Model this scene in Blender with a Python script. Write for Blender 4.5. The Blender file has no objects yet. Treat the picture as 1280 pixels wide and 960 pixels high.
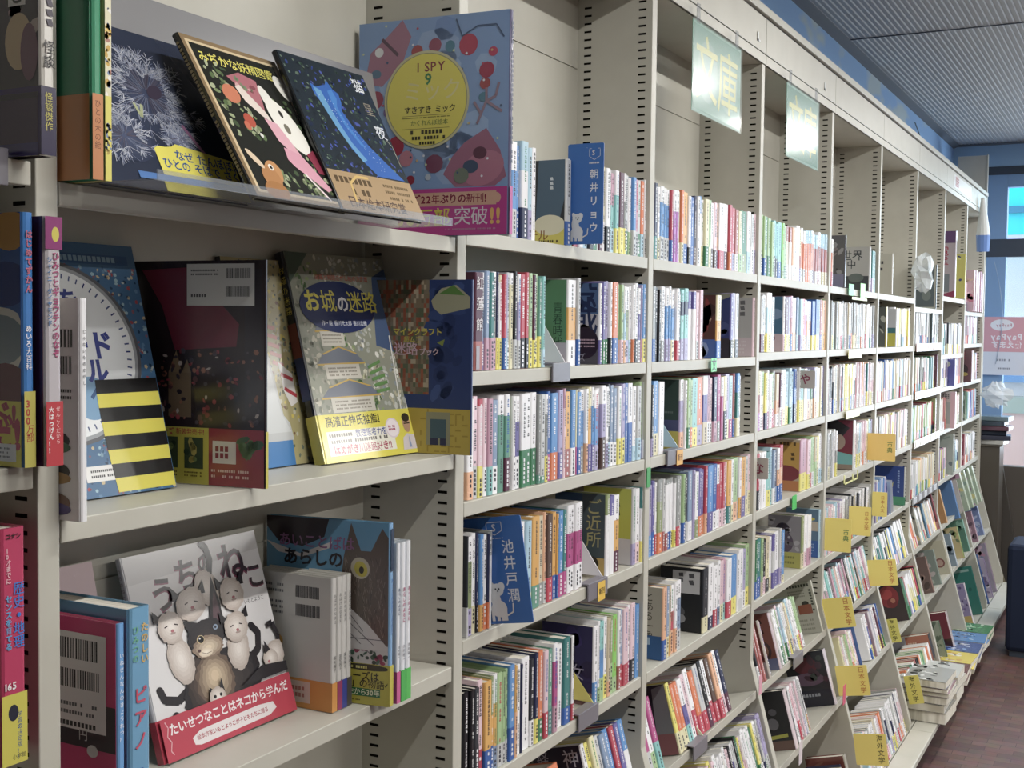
import bpy, math, random
from mathutils import Vector, Matrix
rnd = random.Random(7)
C = bpy.context.scene.collection
R = math.radians
FLOOR = -0.51          # the floor level; shelf heights are measured from the same origin
BAY = 0.9
BACK = 0.195

# ---------------------------------------------------------------- colours
def lin(c):
    c = c / 255.0
    return c / 12.92 if c <= 0.04045 else ((c + 0.055) / 1.055) ** 2.4
def hx(s):
    s = s.lstrip('#')
    return tuple(lin(int(s[i:i + 2], 16)) for i in (0, 2, 4)) + (1.0,)
def ink_col(s, k=0.14):          # printed colours are a little dull
    c = hx(s); l = 0.3 * c[0] + 0.59 * c[1] + 0.11 * c[2]
    return tuple(x + (l - x) * k for x in c[:3]) + (1.0,)
PAL = {'W': '#e9e9ee', 'w': '#c2c4c6', 'g': '#8f9392', 'K': '#1d1d24', 'k': '#30343c', 'R': '#c23a52', 'r': '#b0605e',
       'P': '#e3c3cf', 'p': '#c492aa', 'M': '#b8468a', 'O': '#e0763c', 'o': '#e8ae84', 'Y': '#e6dc4e', 'y': '#ddd6a8',
       'm': '#e0a63c', 'G': '#2f7d50', 'l': '#9fc287', 'e': '#8a9a62', 'T': '#2c7f7e', 't': '#7cc4c2', 'C': '#a9d0e4',
       'B': '#2c62b4', 'b': '#4f92d6', 'N': '#2c3358', 'V': '#6a62a8', 'v': '#a59cc8', 'n': '#5c463e', 'E': '#cdbf9f',
       'D': '#5e2c46', 's': '#7f98bc', 'j': '#5a9a86', 'h': '#7fd04a', 'z': '#b868c4'}
CNAME = {'W': 'white', 'w': 'light grey', 'g': 'grey', 'K': 'black', 'k': 'charcoal', 'R': 'crimson', 'r': 'dusty red',
         'P': 'pale pink', 'p': 'dusty pink', 'M': 'magenta', 'O': 'orange', 'o': 'peach', 'Y': 'yellow', 'y': 'cream',
         'm': 'amber', 'G': 'green', 'l': 'pale green', 'e': 'olive', 'T': 'teal', 't': 'turquoise', 'C': 'pale blue',
         'B': 'blue', 'b': 'sky blue', 'N': 'navy', 'V': 'purple', 'v': 'lavender', 'n': 'brown', 'E': 'beige',
         'D': 'maroon', 's': 'steel blue', 'j': 'sea green', 'h': 'bright green', 'z': 'violet'}
def col(c):
    if isinstance(c, tuple): return c
    return ink_col(PAL[c], .24) if len(c) == 1 else ink_col(c)
def jit(c, a=0.06):
    f = 1 + rnd.uniform(-a, a)
    return tuple(min(1, x * f) for x in c[:3]) + (1.0,)

# ---------------------------------------------------------------- materials
def newmat(name, base=(0.8, 0.8, 0.8, 1), rough=0.5, spec=0.4):
    m = bpy.data.materials.new(name); m.use_nodes = True
    b = m.node_tree.nodes['Principled BSDF']
    b.inputs['Base Color'].default_value = base; b.inputs['Roughness'].default_value = rough
    b.inputs['Specular IOR Level'].default_value = spec
    return m, m.node_tree, b
def mat_attr(name, rough, spec, coat=0.0):
    m, nt, b = newmat(name, rough=rough, spec=spec)
    a = nt.nodes.new('ShaderNodeAttribute'); a.attribute_name = 'Col'
    nt.links.new(a.outputs['Color'], b.inputs['Base Color'])
    b.inputs['Coat Weight'].default_value = coat; b.inputs['Coat Roughness'].default_value = 0.12
    return m
M = {}
M['print'] = mat_attr('printed_cover', 0.34, 0.45)
M['gloss'] = mat_attr('laminated_cover', 0.22, 0.5, 0.25)
M['ink'] = mat_attr('printing_ink', 0.4, 0.35)
m, nt, b = newmat('page_edges', hx('#cfc8b6'), 0.9, 0.1); M['pages'] = m
tc = nt.nodes.new('ShaderNodeTexCoord'); mp = nt.nodes.new('ShaderNodeMapping'); mp.inputs['Scale'].default_value = (900, 4, 4)
nz = nt.nodes.new('ShaderNodeTexNoise'); nz.inputs['Scale'].default_value = 1.0
cr = nt.nodes.new('ShaderNodeValToRGB'); cr.color_ramp.elements[0].color = hx('#b5afa0'); cr.color_ramp.elements[1].color = hx('#e6e2d8')
cr.color_ramp.elements[0].position = 0.35; cr.color_ramp.elements[1].position = 0.62
for a_, b_ in ((tc.outputs['Object'], mp.inputs['Vector']), (mp.outputs['Vector'], nz.inputs['Vector']), (nz.outputs['Fac'], cr.inputs['Fac']), (cr.outputs['Color'], b.inputs['Base Color'])): nt.links.new(a_, b_)
m, nt, b = newmat('cream_painted_steel', hx('#cbc8bb'), 0.42, 0.4); M['steel'] = m
tc = nt.nodes.new('ShaderNodeTexCoord'); nz = nt.nodes.new('ShaderNodeTexNoise'); nz.inputs['Scale'].default_value = 9.0; nz.inputs['Detail'].default_value = 6
cr = nt.nodes.new('ShaderNodeValToRGB'); cr.color_ramp.elements[0].color = hx('#b7b5ab'); cr.color_ramp.elements[1].color = hx('#bdbbb1')
cr.color_ramp.elements[0].position = 0.3; cr.color_ramp.elements[1].position = 0.6
for a_, b_ in ((tc.outputs['Object'], nz.inputs['Vector']), (nz.outputs['Fac'], cr.inputs['Fac']), (cr.outputs['Color'], b.inputs['Base Color'])): nt.links.new(a_, b_)
M['slot'] = newmat('slot_shadow_black', hx('#14130f'), 0.9, 0.1)[0]
M['chrome'] = newmat('grey_plastic', hx('#77747c'), 0.3, 0.5)[0]
M['darkgrey'] = newmat('dark_grey_paint', hx('#3c4450'), 0.5, 0.4)[0]
M['bluegrey'] = newmat('blue_grey_frame_paint', hx('#7d9cc0'), 0.45, 0.4)[0]
M['white'] = newmat('white_plastic', hx('#dfe2e6'), 0.35, 0.4)[0]
M['navy'] = newmat('navy_fabric', hx('#222a3e'), 0.85, 0.2)[0]
M['tube'] = None
def mat_clear(name, tint, mixf, rough=0.05):
    m = bpy.data.materials.new(name); m.use_nodes = True; nt = m.node_tree
    for n in list(nt.nodes): nt.nodes.remove(n)
    o = nt.nodes.new('ShaderNodeOutputMaterial'); t = nt.nodes.new('ShaderNodeBsdfTransparent'); g = nt.nodes.new('ShaderNodeBsdfPrincipled')
    g.inputs['Base Color'].default_value = tint; g.inputs['Roughness'].default_value = rough; g.inputs['Specular IOR Level'].default_value = 0.8
    x = nt.nodes.new('ShaderNodeMixShader'); x.inputs[0].default_value = mixf
    nt.links.new(t.outputs[0], x.inputs[1]); nt.links.new(g.outputs[0], x.inputs[2]); nt.links.new(x.outputs[0], o.inputs['Surface'])
    return m
M['acrylic'] = mat_clear('clear_acrylic', hx('#9aa0a8'), 0.35)
M['greysheet'] = mat_clear('translucent_grey', hx('#8c8c90'), 0.8, 0.2)
M['glass'] = mat_clear('window_glass', hx('#c8d8e8'), 0.12)
def mat_emit(name, c, s):
    m = bpy.data.materials.new(name); m.use_nodes = True; nt = m.node_tree
    b = nt.nodes['Principled BSDF']; b.inputs['Base Color'].default_value = c
    b.inputs['Emission Color'].default_value = c; b.inputs['Emission Strength'].default_value = s
    return m
M['tube'] = mat_emit('fluorescent_tube', hx('#f4f8ff'), 6.0)

# ---------------------------------------------------------------- mesh builder
class MB:
    def __init__(s): s.v = []; s.f = []; s.c = []; s.x = None; s.m = []; s.cur = 0
    def add(s, verts, faces, c=None):
        n = len(s.v)
        if s.x is not None: verts = [tuple(s.x @ Vector(q)) for q in verts]
        s.v += [tuple(q) for q in verts]
        for f in faces: s.f.append(tuple(i + n for i in f)); s.c.append(c or (0.8, 0.8, 0.8, 1)); s.m.append(s.cur)
    def box(s, a, b, c=None, cs=None):
        (x0, y0, z0), (x1, y1, z1) = a, b
        s.add([(x0, y0, z0), (x1, y0, z0), (x1, y1, z0), (x0, y1, z0), (x0, y0, z1), (x1, y0, z1), (x1, y1, z1), (x0, y1, z1)],
              [(0, 3, 2, 1), (4, 5, 6, 7), (0, 1, 5, 4), (1, 2, 6, 5), (2, 3, 7, 6), (3, 0, 4, 7)], c)
    def prism_x(s, prof, x0, x1, c=None):      # profile in (y,z), extruded along x
        n = len(prof)
        s.add([(x0, y, z) for y, z in prof] + [(x1, y, z) for y, z in prof],
              [tuple(range(n))[::-1], tuple(range(n, 2 * n))] + [(i, (i + 1) % n, (i + 1) % n + n, i + n) for i in range(n)], c)
    def prism_z(s, prof, z0, z1, c=None, caps=True):      # profile in (x,y) ccw
        n = len(prof)
        fs = [(i, (i + 1) % n, (i + 1) % n + n, i + n) for i in range(n)]
        if caps: fs += [tuple(range(n))[::-1], tuple(range(n, 2 * n))]
        s.add([(x, y, z0) for x, y in prof] + [(x, y, z1) for x, y in prof], fs, c)
    def cyl(s, p0, p1, r, c=None, n=10, r1=None):
        p0 = Vector(p0); p1 = Vector(p1); d = (p1 - p0).normalized(); r1 = r if r1 is None else r1
        a = d.orthogonal().normalized(); b = d.cross(a)
        vs = [p0 + (a * math.cos(t) + b * math.sin(t)) * r for t in [i * 2 * math.pi / n for i in range(n)]] + \
             [p1 + (a * math.cos(t) + b * math.sin(t)) * r1 for t in [i * 2 * math.pi / n for i in range(n)]]
        s.add(vs, [(i, (i + 1) % n, (i + 1) % n + n, i + n) for i in range(n)] + [tuple(range(n))[::-1], tuple(range(n, 2 * n))], c)
    def build(s, name, mat, parent=None, bevel=0, smooth=False):
        me = bpy.data.meshes.new(name); me.from_pydata(s.v, [], s.f)
        for mm in (mat if isinstance(mat, (list, tuple)) else [mat]): me.materials.append(mm)
        if isinstance(mat, (list, tuple)): me.polygons.foreach_set('material_index', s.m)
        at = me.color_attributes.new('Col', 'FLOAT_COLOR', 'CORNER'); buf = []
        for f, c in zip(s.f, s.c): buf += list(c) * len(f)
        at.data.foreach_set('color', buf)
        me.validate(); me.update()
        if smooth: me.shade_smooth()
        o = bpy.data.objects.new(name, me); C.objects.link(o)
        if parent is not None:
            o.parent = parent
            if parent.type == 'EMPTY':
                o.matrix_parent_inverse = Matrix.Translation(parent.location).inverted()
        if bevel:
            bv = o.modifiers.new('bevel', 'BEVEL'); bv.width = bevel; bv.segments = 2; bv.limit_method = 'ANGLE'; bv.angle_limit = R(40)
        return o
def tag(o, label=None, cat=None, group=None, kind=None):
    if label: o['label'] = label
    if cat: o['category'] = cat
    if group: o['group'] = group
    if kind: o['kind'] = kind
    return o
def thing(name, label, cat, loc=(0, 0, 0), group=None):
    o = bpy.data.objects.new(name, None); C.objects.link(o); o.location = loc; o.empty_display_size = 0.05
    return tag(o, label, cat, group)

# ---------------------------------------------------------------- lettering
_glyph = {}
def glyph(ch, bold):
    k = (ch, bold)
    if k in _glyph: return _glyph[k]
    cu = bpy.data.curves.new('glyph', 'FONT'); cu.body = ch; cu.size = 1.0; cu.resolution_u = 2; cu.offset = bold
    o = bpy.data.objects.new('glyph', cu); C.objects.link(o)
    dg = bpy.context.evaluated_depsgraph_get(); me = bpy.data.meshes.new_from_object(o.evaluated_get(dg))
    vs = [(q.co.x, q.co.y) for q in me.vertices]; fs = [tuple(p.vertices) for p in me.polygons]
    bpy.data.objects.remove(o); bpy.data.curves.remove(cu); bpy.data.meshes.remove(me)
    _glyph[k] = (vs, fs); return _glyph[k]
REF = glyph('国', 0.0)[0]
EMX0 = min(q[0] for q in REF); EMX1 = max(q[0] for q in REF); EMY0 = min(q[1] for q in REF); EMY1 = max(q[1] for q in REF)
EM = max(EMX1 - EMX0, EMY1 - EMY0) * 1.12
class Art:
    """flat printing laid on a surface: origin is the lower left corner, ex right, ey up"""
    def __init__(s, org, ex, ey, W, H, n=None, lift=0.0004):
        s.o = Vector(org); s.ex = Vector(ex).normalized(); s.ey = Vector(ey).normalized()
        s.n = s.ex.cross(s.ey) if n is None else Vector(n); s.W = W; s.H = H; s.k = lift; s.mb = MB(); s.step = 0.00003
    def P(s, x, y):
        x = min(1.0, max(0.0, x)); y = min(1.0, max(0.0, y)); return s.o + s.ex * (x * s.W) + s.ey * (y * s.H) + s.n * s.k
    def poly(s, pts, c, j=0):
        s.k += s.step; s.mb.add([s.P(x, y) for x, y in pts], [tuple(range(len(pts)))], jit(col(c), j) if j else col(c))
    def polys(s, lst):          # many non overlapping pieces on one layer
        s.k += s.step
        for pts, c in lst: s.mb.add([s.P(x, y) for x, y in pts], [tuple(range(len(pts)))], col(c))
    def rect(s, x0, y0, x1, y1, c): s.poly([(x0, y0), (x1, y0), (x1, y1), (x0, y1)], c)
    def ell(s, cx, cy, rx, ry, c, rot=0, n=20, same=False):
        if not same: s.k += s.step
        a = s.W / s.H; t = [i * 2 * math.pi / n for i in range(n)]; ca, sa = math.cos(R(rot)), math.sin(R(rot)); pts = []
        for q in t:
            u, w = rx * math.cos(q), ry * math.sin(q) / a
            pts.append((cx + u * ca - w * sa, cy + (u * sa + w * ca) * a))
        s.mb.add([s.P(x, y) for x, y in pts], [tuple(range(n))], col(c))
    def fur(s, cx, cy, rx, ry, c, rot=0, n=46, jag=.10, same=False):
        if not same: s.k += s.step
        a = s.W / s.H; ca, sa = math.cos(R(rot)), math.sin(R(rot)); pts = []
        for i in range(n):
            q = i * 2 * math.pi / n; k = 1 + rnd.uniform(-jag, jag) * (1 if i % 2 else -.6)
            u, w = rx * k * math.cos(q), ry * k * math.sin(q) / a; pts.append((cx + u * ca - w * sa, cy + (u * sa + w * ca) * a))
        s.mb.add([s.P(cx, cy)] + [s.P(x, y) for x, y in pts], [(0, i + 1, (i + 1) % n + 1) for i in range(n)], col(c))
    def soft(s, cx, cy, rx, ry, c0, c1, rot=0, k=6, ox=0, oy=0):      # airbrushed patch, c0 at the rim to c1 inside
        a, b = col(c0), col(c1)
        for i in range(k):
            t = i / (k - 1); f = 1 - t * .8
            s.fur(cx + ox * t, cy + oy * t, rx * f, ry * f, tuple(a[j] + (b[j] - a[j]) * t for j in range(3)) + (1.0,), rot, jag=.07)
    def line(s, pts, w, c, same=False):
        if not same: s.k += s.step
        a = s.W / s.H
        for (x0, y0), (x1, y1) in zip(pts, pts[1:]):
            dx, dy = (x1 - x0), (y1 - y0) / a; L = math.hypot(dx, dy) or 1; nx, ny = -dy / L * w / 2, dx / L * w / 2 * a
            s.mb.add([s.P(x0 - nx, y0 - ny), s.P(x1 - nx, y1 - ny), s.P(x1 + nx, y1 + ny), s.P(x0 + nx, y0 + ny)], [(0, 1, 2, 3)], col(c))
    def text(s, t, x, y, size, c, vert=False, bold=0.0, pitch=1.0, squash=1.0, slant=0.0, rise=0.0):
        """x,y: left-centre of a horizontal line, top-centre of a vertical one; size in parts of the width"""
        s.k += s.step; a = s.W / s.H; cx, cy = x, y
        for ch in t:
            if ch == ' ':
                if vert: cy -= size * a * pitch * 0.6
                else: cx += size * 0.4 * pitch
                continue
            vs, fs = glyph(ch, min(bold, .006) if ord(ch) > 0x4e00 else bold)
            if not vs: continue
            if ord(ch) < 256:
                x0 = min(q[0] for q in vs); x1 = max(q[0] for q in vs); adv = (x1 - x0) / EM + 0.12; ox = x0 - 0.05 * EM
            else: adv = 1.0; ox = EMX0 - (EM - (EMX1 - EMX0)) / 2
            sc = size / EM
            if vert:
                bx = cx - size * squash / 2; by = cy - size * a
                ox = EMX0 - (EM - (EMX1 - EMX0)) / 2
                if ch in 'ー―': 
                    pts = [(bx + (q[1] - EMY0 + 0.06 * EM) * sc * squash, by + (EM - (q[0] - ox)) * sc * a) for q in vs]
                else: pts = [(bx + (q[0] - ox) * sc * squash, by + (q[1] - EMY0 + 0.06 * EM) * sc * a) for q in vs]
                cy -= size * a * pitch
            else:
                by = cy - size * a / 2
                pts = [(cx + (q[0] - ox) * sc * squash, by + (q[1] - EMY0 + 0.06 * EM) * sc * a + slant * (q[0] - ox) * sc * a) for q in vs]
                cx += size * adv * pitch * squash; cy += rise * size * a
            s.mb.add([s.P(px, py) for px, py in pts], fs, col(c))
    def rows(s, x0, y0, x1, y1, n, c, dens=0.85, hgt=0.45):      # lines of print too small to read: little dashes
        s.k += s.step; a = s.W / s.H; dy = (y1 - y0) / n
        for i in range(n):
            y = y0 + (i + 0.5) * dy; x = x0; h = dy * hgt; w = h / a
            while x < x1 - w:
                if rnd.random() < dens:
                    s.mb.add([s.P(x, y - h / 2), s.P(x + w * 0.75, y - h / 2), s.P(x + w * 0.75, y + h / 2), s.P(x, y + h / 2)], [(0, 1, 2, 3)], col(c))
                x += w * 1.05
    def vrow(s, x, y1, y0, w, c, n=None):      # one vertical line of small print
        s.k += s.step; a = s.W / s.H; h = w * a; y = y1
        while y > y0 + h:
            if rnd.random() < 0.86:
                k = rnd.uniform(0.5, 1)
                s.mb.add([s.P(x - w / 2 * k, y - h * 0.8), s.P(x + w / 2, y - h * 0.8), s.P(x + w / 2 * k, y), s.P(x - w / 2, y - h * .1)], [(0, 1, 2, 3)], col(c))
            y -= h * 1.1
    def barcode(s, x0, y0, x1, y1, c='#33333a'):
        s.k += s.step; x = x0
        while x < x1:
            w = (x1 - x0) * rnd.uniform(0.012, 0.035)
            s.mb.add([s.P(x, y0), s.P(x + w, y0), s.P(x + w, y1), s.P(x, y1)], [(0, 1, 2, 3)], col(c)); x += w * rnd.uniform(1.5, 2.3)
    def build(s, name, parent, mat='ink', label=None):
        o = s.mb.build(name, M[mat], parent)
        if label: o['label'] = label
        return o

# ---------------------------------------------------------------- books
def parse(spec):
    spec = spec.split('*'); title = spec[1] if len(spec) > 1 else None
    ps = spec[0].split('/'); cols = []; top = 1.0
    for p in ps: cols.append((p.lstrip('0123456789'), float(''.join(ch for ch in p if ch.isdigit()) or 100) / 100))
    return cols, title           # [(colour, starts-below fraction)], first starts at 1
def spine_section(x0, x1, y0, e=0.0):
    r = min(0.0035, (x1 - x0) * 0.3)
    return [(x0 - e, y0 + r), (x0 - e + r * .3, y0 + r * .3 - e), (x0 + r - e, y0 - e), (x1 - r + e, y0 - e), (x1 + e - r * .3, y0 + r * .3 - e), (x1 + e, y0 + r)]
def book_meshes(x0, x1, y0, z0, h, depth, spec, lean=0.0, px=1.0, mbs=None, detail=True):
    """spine towards the aisle (-y). returns (cover, pages, band, print) builders"""
    cols, title = parse(spec)
    if mbs is None: mbs = (MB(), MB(), MB(), MB())
    cv, pg, bd, ink = mbs
    X = None
    if lean: X = Matrix.Translation((0, y0, z0)) @ Matrix.Rotation(-R(lean), 4, 'X') @ Matrix.Translation((0, -y0, -z0))
    for q in mbs: q.x = X
    th = min(0.0006, (x1 - x0) * 0.1); y1 = y0 + depth
    cuts = [(1.0, cols[0][0])] + [(f, c) for c, f in cols[1:]]
    has_band = len(cols) > 1 and cuts[-1][0] <= 0.5
    segs = []
    for i, (f, c) in enumerate(cuts):
        lo = cuts[i + 1][0] if i + 1 < len(cuts) else 0.0
        segs.append((lo, f, jit(col(c), 0.05)))
    base = segs[:-1] if has_band else segs
    for i, (lo, hi, c) in enumerate(base):
        if has_band and i == len(base) - 1: lo = 0
        # closed shell: outer spine plus both boards
        sec = spine_section(x0, x1, y0); prof = sec + [(x1, y1), (x1 - th, y1), (x1 - th, y0 + 0.004), (x0 + th, y0 + 0.004), (x0 + th, y1), (x0, y1)]
        cv.prism_z(prof, z0 + lo * h, z0 + hi * h, c)
    pg.box((x0 + th, y0 + 0.004, z0 + 0.002), (x1 - th, y1 - 0.004, z0 + h - 0.003))
    if has_band:
        lo, hi, c = segs[-1]; e = 0.0004
        sec = spine_section(x0, x1, y0, e)
        bd.prism_z(sec + [(x1 + e, y1 - 0.02), (x0 - e, y1 - 0.02)], z0 + 0.0005, z0 + hi * h, c, caps=False)
    # small print down the spine
    w = x1 - x0; cx = (x0 + x1) / 2
    if w > 0.007 and detail:
        top = cols[0][0]; dark = top in 'WwPoyECtlvYmhp' or top[0] == 'W'
        ic = jit(hx('#34343c' if dark else '#e4e4e6'), 0.1)
        if rnd.random() < 0.16 and dark: ic = hx(rnd.choice(['#b03048', '#2c5aa0', '#2f7d50']))
        cw = min(w * 0.42, 0.0075); zz = z0 + h * 0.95; zend = z0 + h * (cuts[-1][0] + 0.04 if has_band else 0.12)
        zstop = z0 + h * rnd.uniform(0.42, 0.6)
        yy = y0 - 0.0003
        while zz > zend:
            if zz < zstop and zz > zstop - 0.02: zz -= cw * 1.1; continue
            cs = cw * (0.8 if zz < zstop else 1)
            if rnd.random() < 0.88:
                a = rnd.uniform(.25, .5) * cs; b_ = rnd.uniform(.3, .5) * cs
                ink.add([(cx - a, yy, zz - cs * .85), (cx + b_, yy, zz - cs * .85), (cx + b_, yy, zz - cs * .5), (cx - a, yy, zz - cs * .5)], [(0, 1, 2, 3)], ic)
                ink.add([(cx - b_, yy, zz - cs * .35), (cx + a, yy, zz - cs * .35), (cx + a * .6, yy, zz), (cx - b_ * .6, yy, zz)], [(0, 1, 2, 3)], ic)
            zz -= cs * 1.15
        if has_band:
            bt = cuts[-1][1]; ic = hx('#30303a' if bt in 'WwPoyECtlvYmhps' else '#e6e6ea'); zz = z0 + cuts[-1][0] * h * 0.9; yy = y0 - 0.0008
            while zz > z0 + 0.008:
                a = rnd.uniform(.3, .5) * cw
                if rnd.random() < 0.85: ink.add([(cx - a, yy, zz - cw * .8), (cx + a, yy, zz - cw * .8), (cx + a * .7, yy, zz), (cx - a, yy, zz)], [(0, 1, 2, 3)], ic)
                zz -= cw * 1.15
    for q in mbs: q.x = None
    return mbs
SZ = {0: 1.572, 1: 1.322, 2: 1.089, 3: 0.84, 4: 0.56, 5: 0.295, 6: 0.05, 7: -0.33}
def shelf_z(b, r):
    if b == 0 or b == -1: return {0: 1.5565, 1: 1.179, 2: 0.803}[r] if b == 0 else {0: 1.574, 1: 1.2, 2: .803}[r]
    z = SZ[r]
    if r == 1 and b >= 3: z += 0.012
    if r == 4 and b >= 4: z -= 0.01
    if r == 0 and b == 6: z = 1.532
    if r == 0 and b == 7: z = 1.612
    if r == 1 and b == 7: z = 1.277
    if r == 0 and b == 8: z = 1.542
    return z
def yfront(z): return -0.27 * max(0.0, 0.38 - z) if z > -0.3 else -0.18
NTH = lambda n: '%d%s' % (n, 'th' if 10 <= n % 100 <= 20 else {1: 'st', 2: 'nd', 3: 'rd'}.get(n % 10, 'th'))
SHELF = {0: 'top', 1: 'second', 2: 'third', 3: 'fourth', 4: 'fifth', 5: 'sixth', 6: 'seventh', 7: 'lowest'}
CASE = {1: 'first novel case', 2: 'second novel case', 3: 'third novel case', 4: 'fourth novel case'}
def make_row_book(b, r, n, x0, x1, spec, cover=None, gapw=0):
    z0 = shelf_z(b, r); y0 = 0.008 if r < 5 else yfront(z0) + 0.008; lean = 0 if r < 5 else 15
    h = rnd.uniform(0.176, 0.187); depth = rnd.uniform(0.122, 0.130)
    y0 += rnd.uniform(-0.004, 0.003)
    if '紅' in spec: y0 -= 0.002
    cols, title = parse(spec)
    a = CNAME[cols[0][0]]
    lab = a + ' book'
    if len(cols) > 1: lab += ' with %s %s' % (CNAME[cols[-1][0]], 'band' if cols[-1][1] <= .5 else 'part')
    if cover: lab = 'novel with %s' % COVERS[cover][0]
    lab += ', %s from left, %s shelf, %s' % (NTH(n), SHELF[r], CASE[b])
    g = 'novels on the %s shelf of the %s' % (SHELF[r], CASE[b])
    t = thing('book', lab, 'book', ((x0 + x1) / 2, y0, z0), g)
    cv, pg, bd, ink = book_meshes(x0 + 0.0003, x1 - 0.0004, y0, z0 + 0.0008, h, depth, spec, lean)
    if not title and ink.v:
        n_ = len(cv.v); cv.v += ink.v; cv.f += [tuple(i + n_ for i in f) for f in ink.f]; cv.c += ink.c; cv.m += ink.m
    cvo = cv.build('cover', M['print'], t); pg.build('page_block', M['pages'], t)
    if bd.v: bd.build('paper_band', M['print'], t)
    if title:
        for p in [ink]: p.v, p.f, p.c, p.m = [], [], [], []
        A = Art((x0, y0, z0), (1, 0, 0), (0, 0, 1), x1 - x0, h, n=(0, -1, 0), lift=0.0012); A.text(title, 0.5, 0.96, 0.8, '#d8d2d4', vert=True, bold=0.01, pitch=1.5); A.rect(0.1, 0.02, 0.5, 0.26, '#a8a2ac'); A.build('spine_title', cvo)
    if cover:
        tilt = (0, math.sin(R(lean)), math.cos(R(lean)))
        org = Vector((x0, y0 + 0.004, z0 + 0.0008)) + Vector((0, depth - 0.004, 0)) 
        ex = Vector((0, -1, 0)); ey = Vector((0, 0, 1))
        if lean:
            Rm = Matrix.Rotation(-R(lean), 4, 'X'); pv = Vector((0, y0, z0)); org = pv + Rm @ (org - pv); ex = Rm @ ex; ey = Rm @ ey
        A = Art(org, ex, ey, depth - 0.004, h, n=(-1, 0, 0), lift=0.0006); COVERS[cover][1](A); A.build('cover_print', cvo)
    return t
# fronts of the novels that stand beside a gap
def busy(A, n, pal, x0=0, y0=0, x1=1, y1=1, s0=.03, s1=.1, same=True):
    A.k += A.step
    for _ in range(n): A.ell(rnd.uniform(x0 + s0, x1 - s0), rnd.uniform(y0 + s0, y1 - s0), rnd.uniform(s0, s1), rnd.uniform(s0, s1) * min(1, A.W / A.H * 1.3), rnd.choice(pal), rnd.uniform(0, 180), 7, same=same)
def c_slate(A):
    A.rect(0, 0, 1, 1, '#33363a'); busy(A, 12, ['#4e5252', '#5e6260', '#44484a'], 0, .3, .4, 1)
    A.poly([(.45, .28), (.9, .28), (1, .55), (1, 1), (.5, 1)], '#4d6478'); A.rect(0, 0, 1, .28, '#cfc456'); A.ell(.72, .24, .3, .12, '#d6d2b8'); A.text('ホテル', .1, .12, .2, '#8a5a2a', bold=.01); A.rows(.1, .02, .9, .08, 1, '#4a4030'); A.vrow(.75, .8, .5, .07, '#c8d0d6')
def c_green(A):
    A.rect(0, 0, 1, 1, '#5f8f66'); A.poly([(0, .45), (.35, .5), (.6, .62), (.55, .75), (.3, .9), (0, .92)], '#a6b3a8'); A.text('青春時代', .84, .74, .2, '#2e4a38', vert=True); A.rect(0, 0, 1, .27, '#b9b4c0')
def c_navy(A):
    A.rect(0, 0, 1, 1, '#b9b6be'); A.rect(0, .62, 1, 1, '#4a6692'); A.text('投', .3, .86, .7, '#1f2d55', bold=.03); A.text('職', .25, .58, .75, '#1f2d55', bold=.03)
    busy(A, 8, ['#7a6a58', '#3a3432', '#c2bcae'], .1, .32, .9, .5, .06, .16); A.rect(0, 0, 1, .28, '#55525c'); A.ell(.72, .26, .3, .2, '#2c1f30'); A.rows(.5, .2, .95, .32, 3, '#c8a8b8'); busy(A, 6, ['#b070a0', '#c8a8b8'], 0, .12, .4, .3, .05, .1); A.text('シリーズ', .12, .08, .16, '#9b96a4')
def c_goki(A):
    A.rect(0, 0, 1, 1, '#2c4a66'); A.rect(.55, 0, 1, 1, '#46565a'); busy(A, 8, ['#20303f', '#35536e'], 0, .3, .55, .7, .08, .2); A.text('ご近所', .78, .94, .3, '#a8a468', vert=True, bold=.01); A.rect(0, 0, 1, .22, '#c2a45a'); A.ell(.75, .14, .14, .1, '#3a3428')
    A.ell(.2, .3, .05, .04, '#c0c0c0'); A.ell(.6, .32, .05, .04, '#c0c0c0')
def c_lime(A):
    A.rect(0, 0, 1, 1, '#b9c048'); A.vrow(.7, .95, .62, .15, '#4a5230'); A.poly([(.2, .62), (.45, .7), (.6, .5), (.4, .42), (.75, .36), (.3, .38)], '#2a2a26'); A.rect(0, 0, 1, .34, '#c9c9ce'); A.rows(.1, .18, .7, .28, 3, '#77777f')
def c_purple(A):
    A.rect(0, 0, 1, 1, '#2e2a55'); busy(A, 16, ['#3a3068', '#2a2448', '#40406e'], 0, .1, 1, 1, .06, .18); A.text('魔女', .25, .4, .3, '#9c98b4'); A.poly([(0, 0), (1, 0), (1, .16), (.4, .2), (0, .1)], '#8a6a68')
def c_mauve(A):
    A.rect(0, 0, 1, 1, '#9a7488'); busy(A, 8, ['#b08a9c', '#c84a8a', '#88607a'], s1=.2); A.text('女', .8, .86, .12, '#403040')
def c_god(A):
    A.rect(0, 0, 1, 1, '#23253c'); A.text('経', .08, .87, .26, '#9a9eb2'); A.text('神', .62, .84, .34, '#b8bccc', bold=.01); A.ell(.5, .3, .2, .15, '#4a3a50')
def c_red(A):
    A.rect(0, 0, 1, 1, '#5a3a34'); busy(A, 26, ['#8a3a38', '#3a2c2a', '#b8a08a', '#6a4a3a', '#c8b8a8'], 0, .3, 1, 1, .05, .18); A.rect(0, 0, 1, .3, '#4a6ab0'); busy(A, 8, ['#dfe0e8', '#8aa0d0'], 0, 0, 1, .28, .05, .14)
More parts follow.
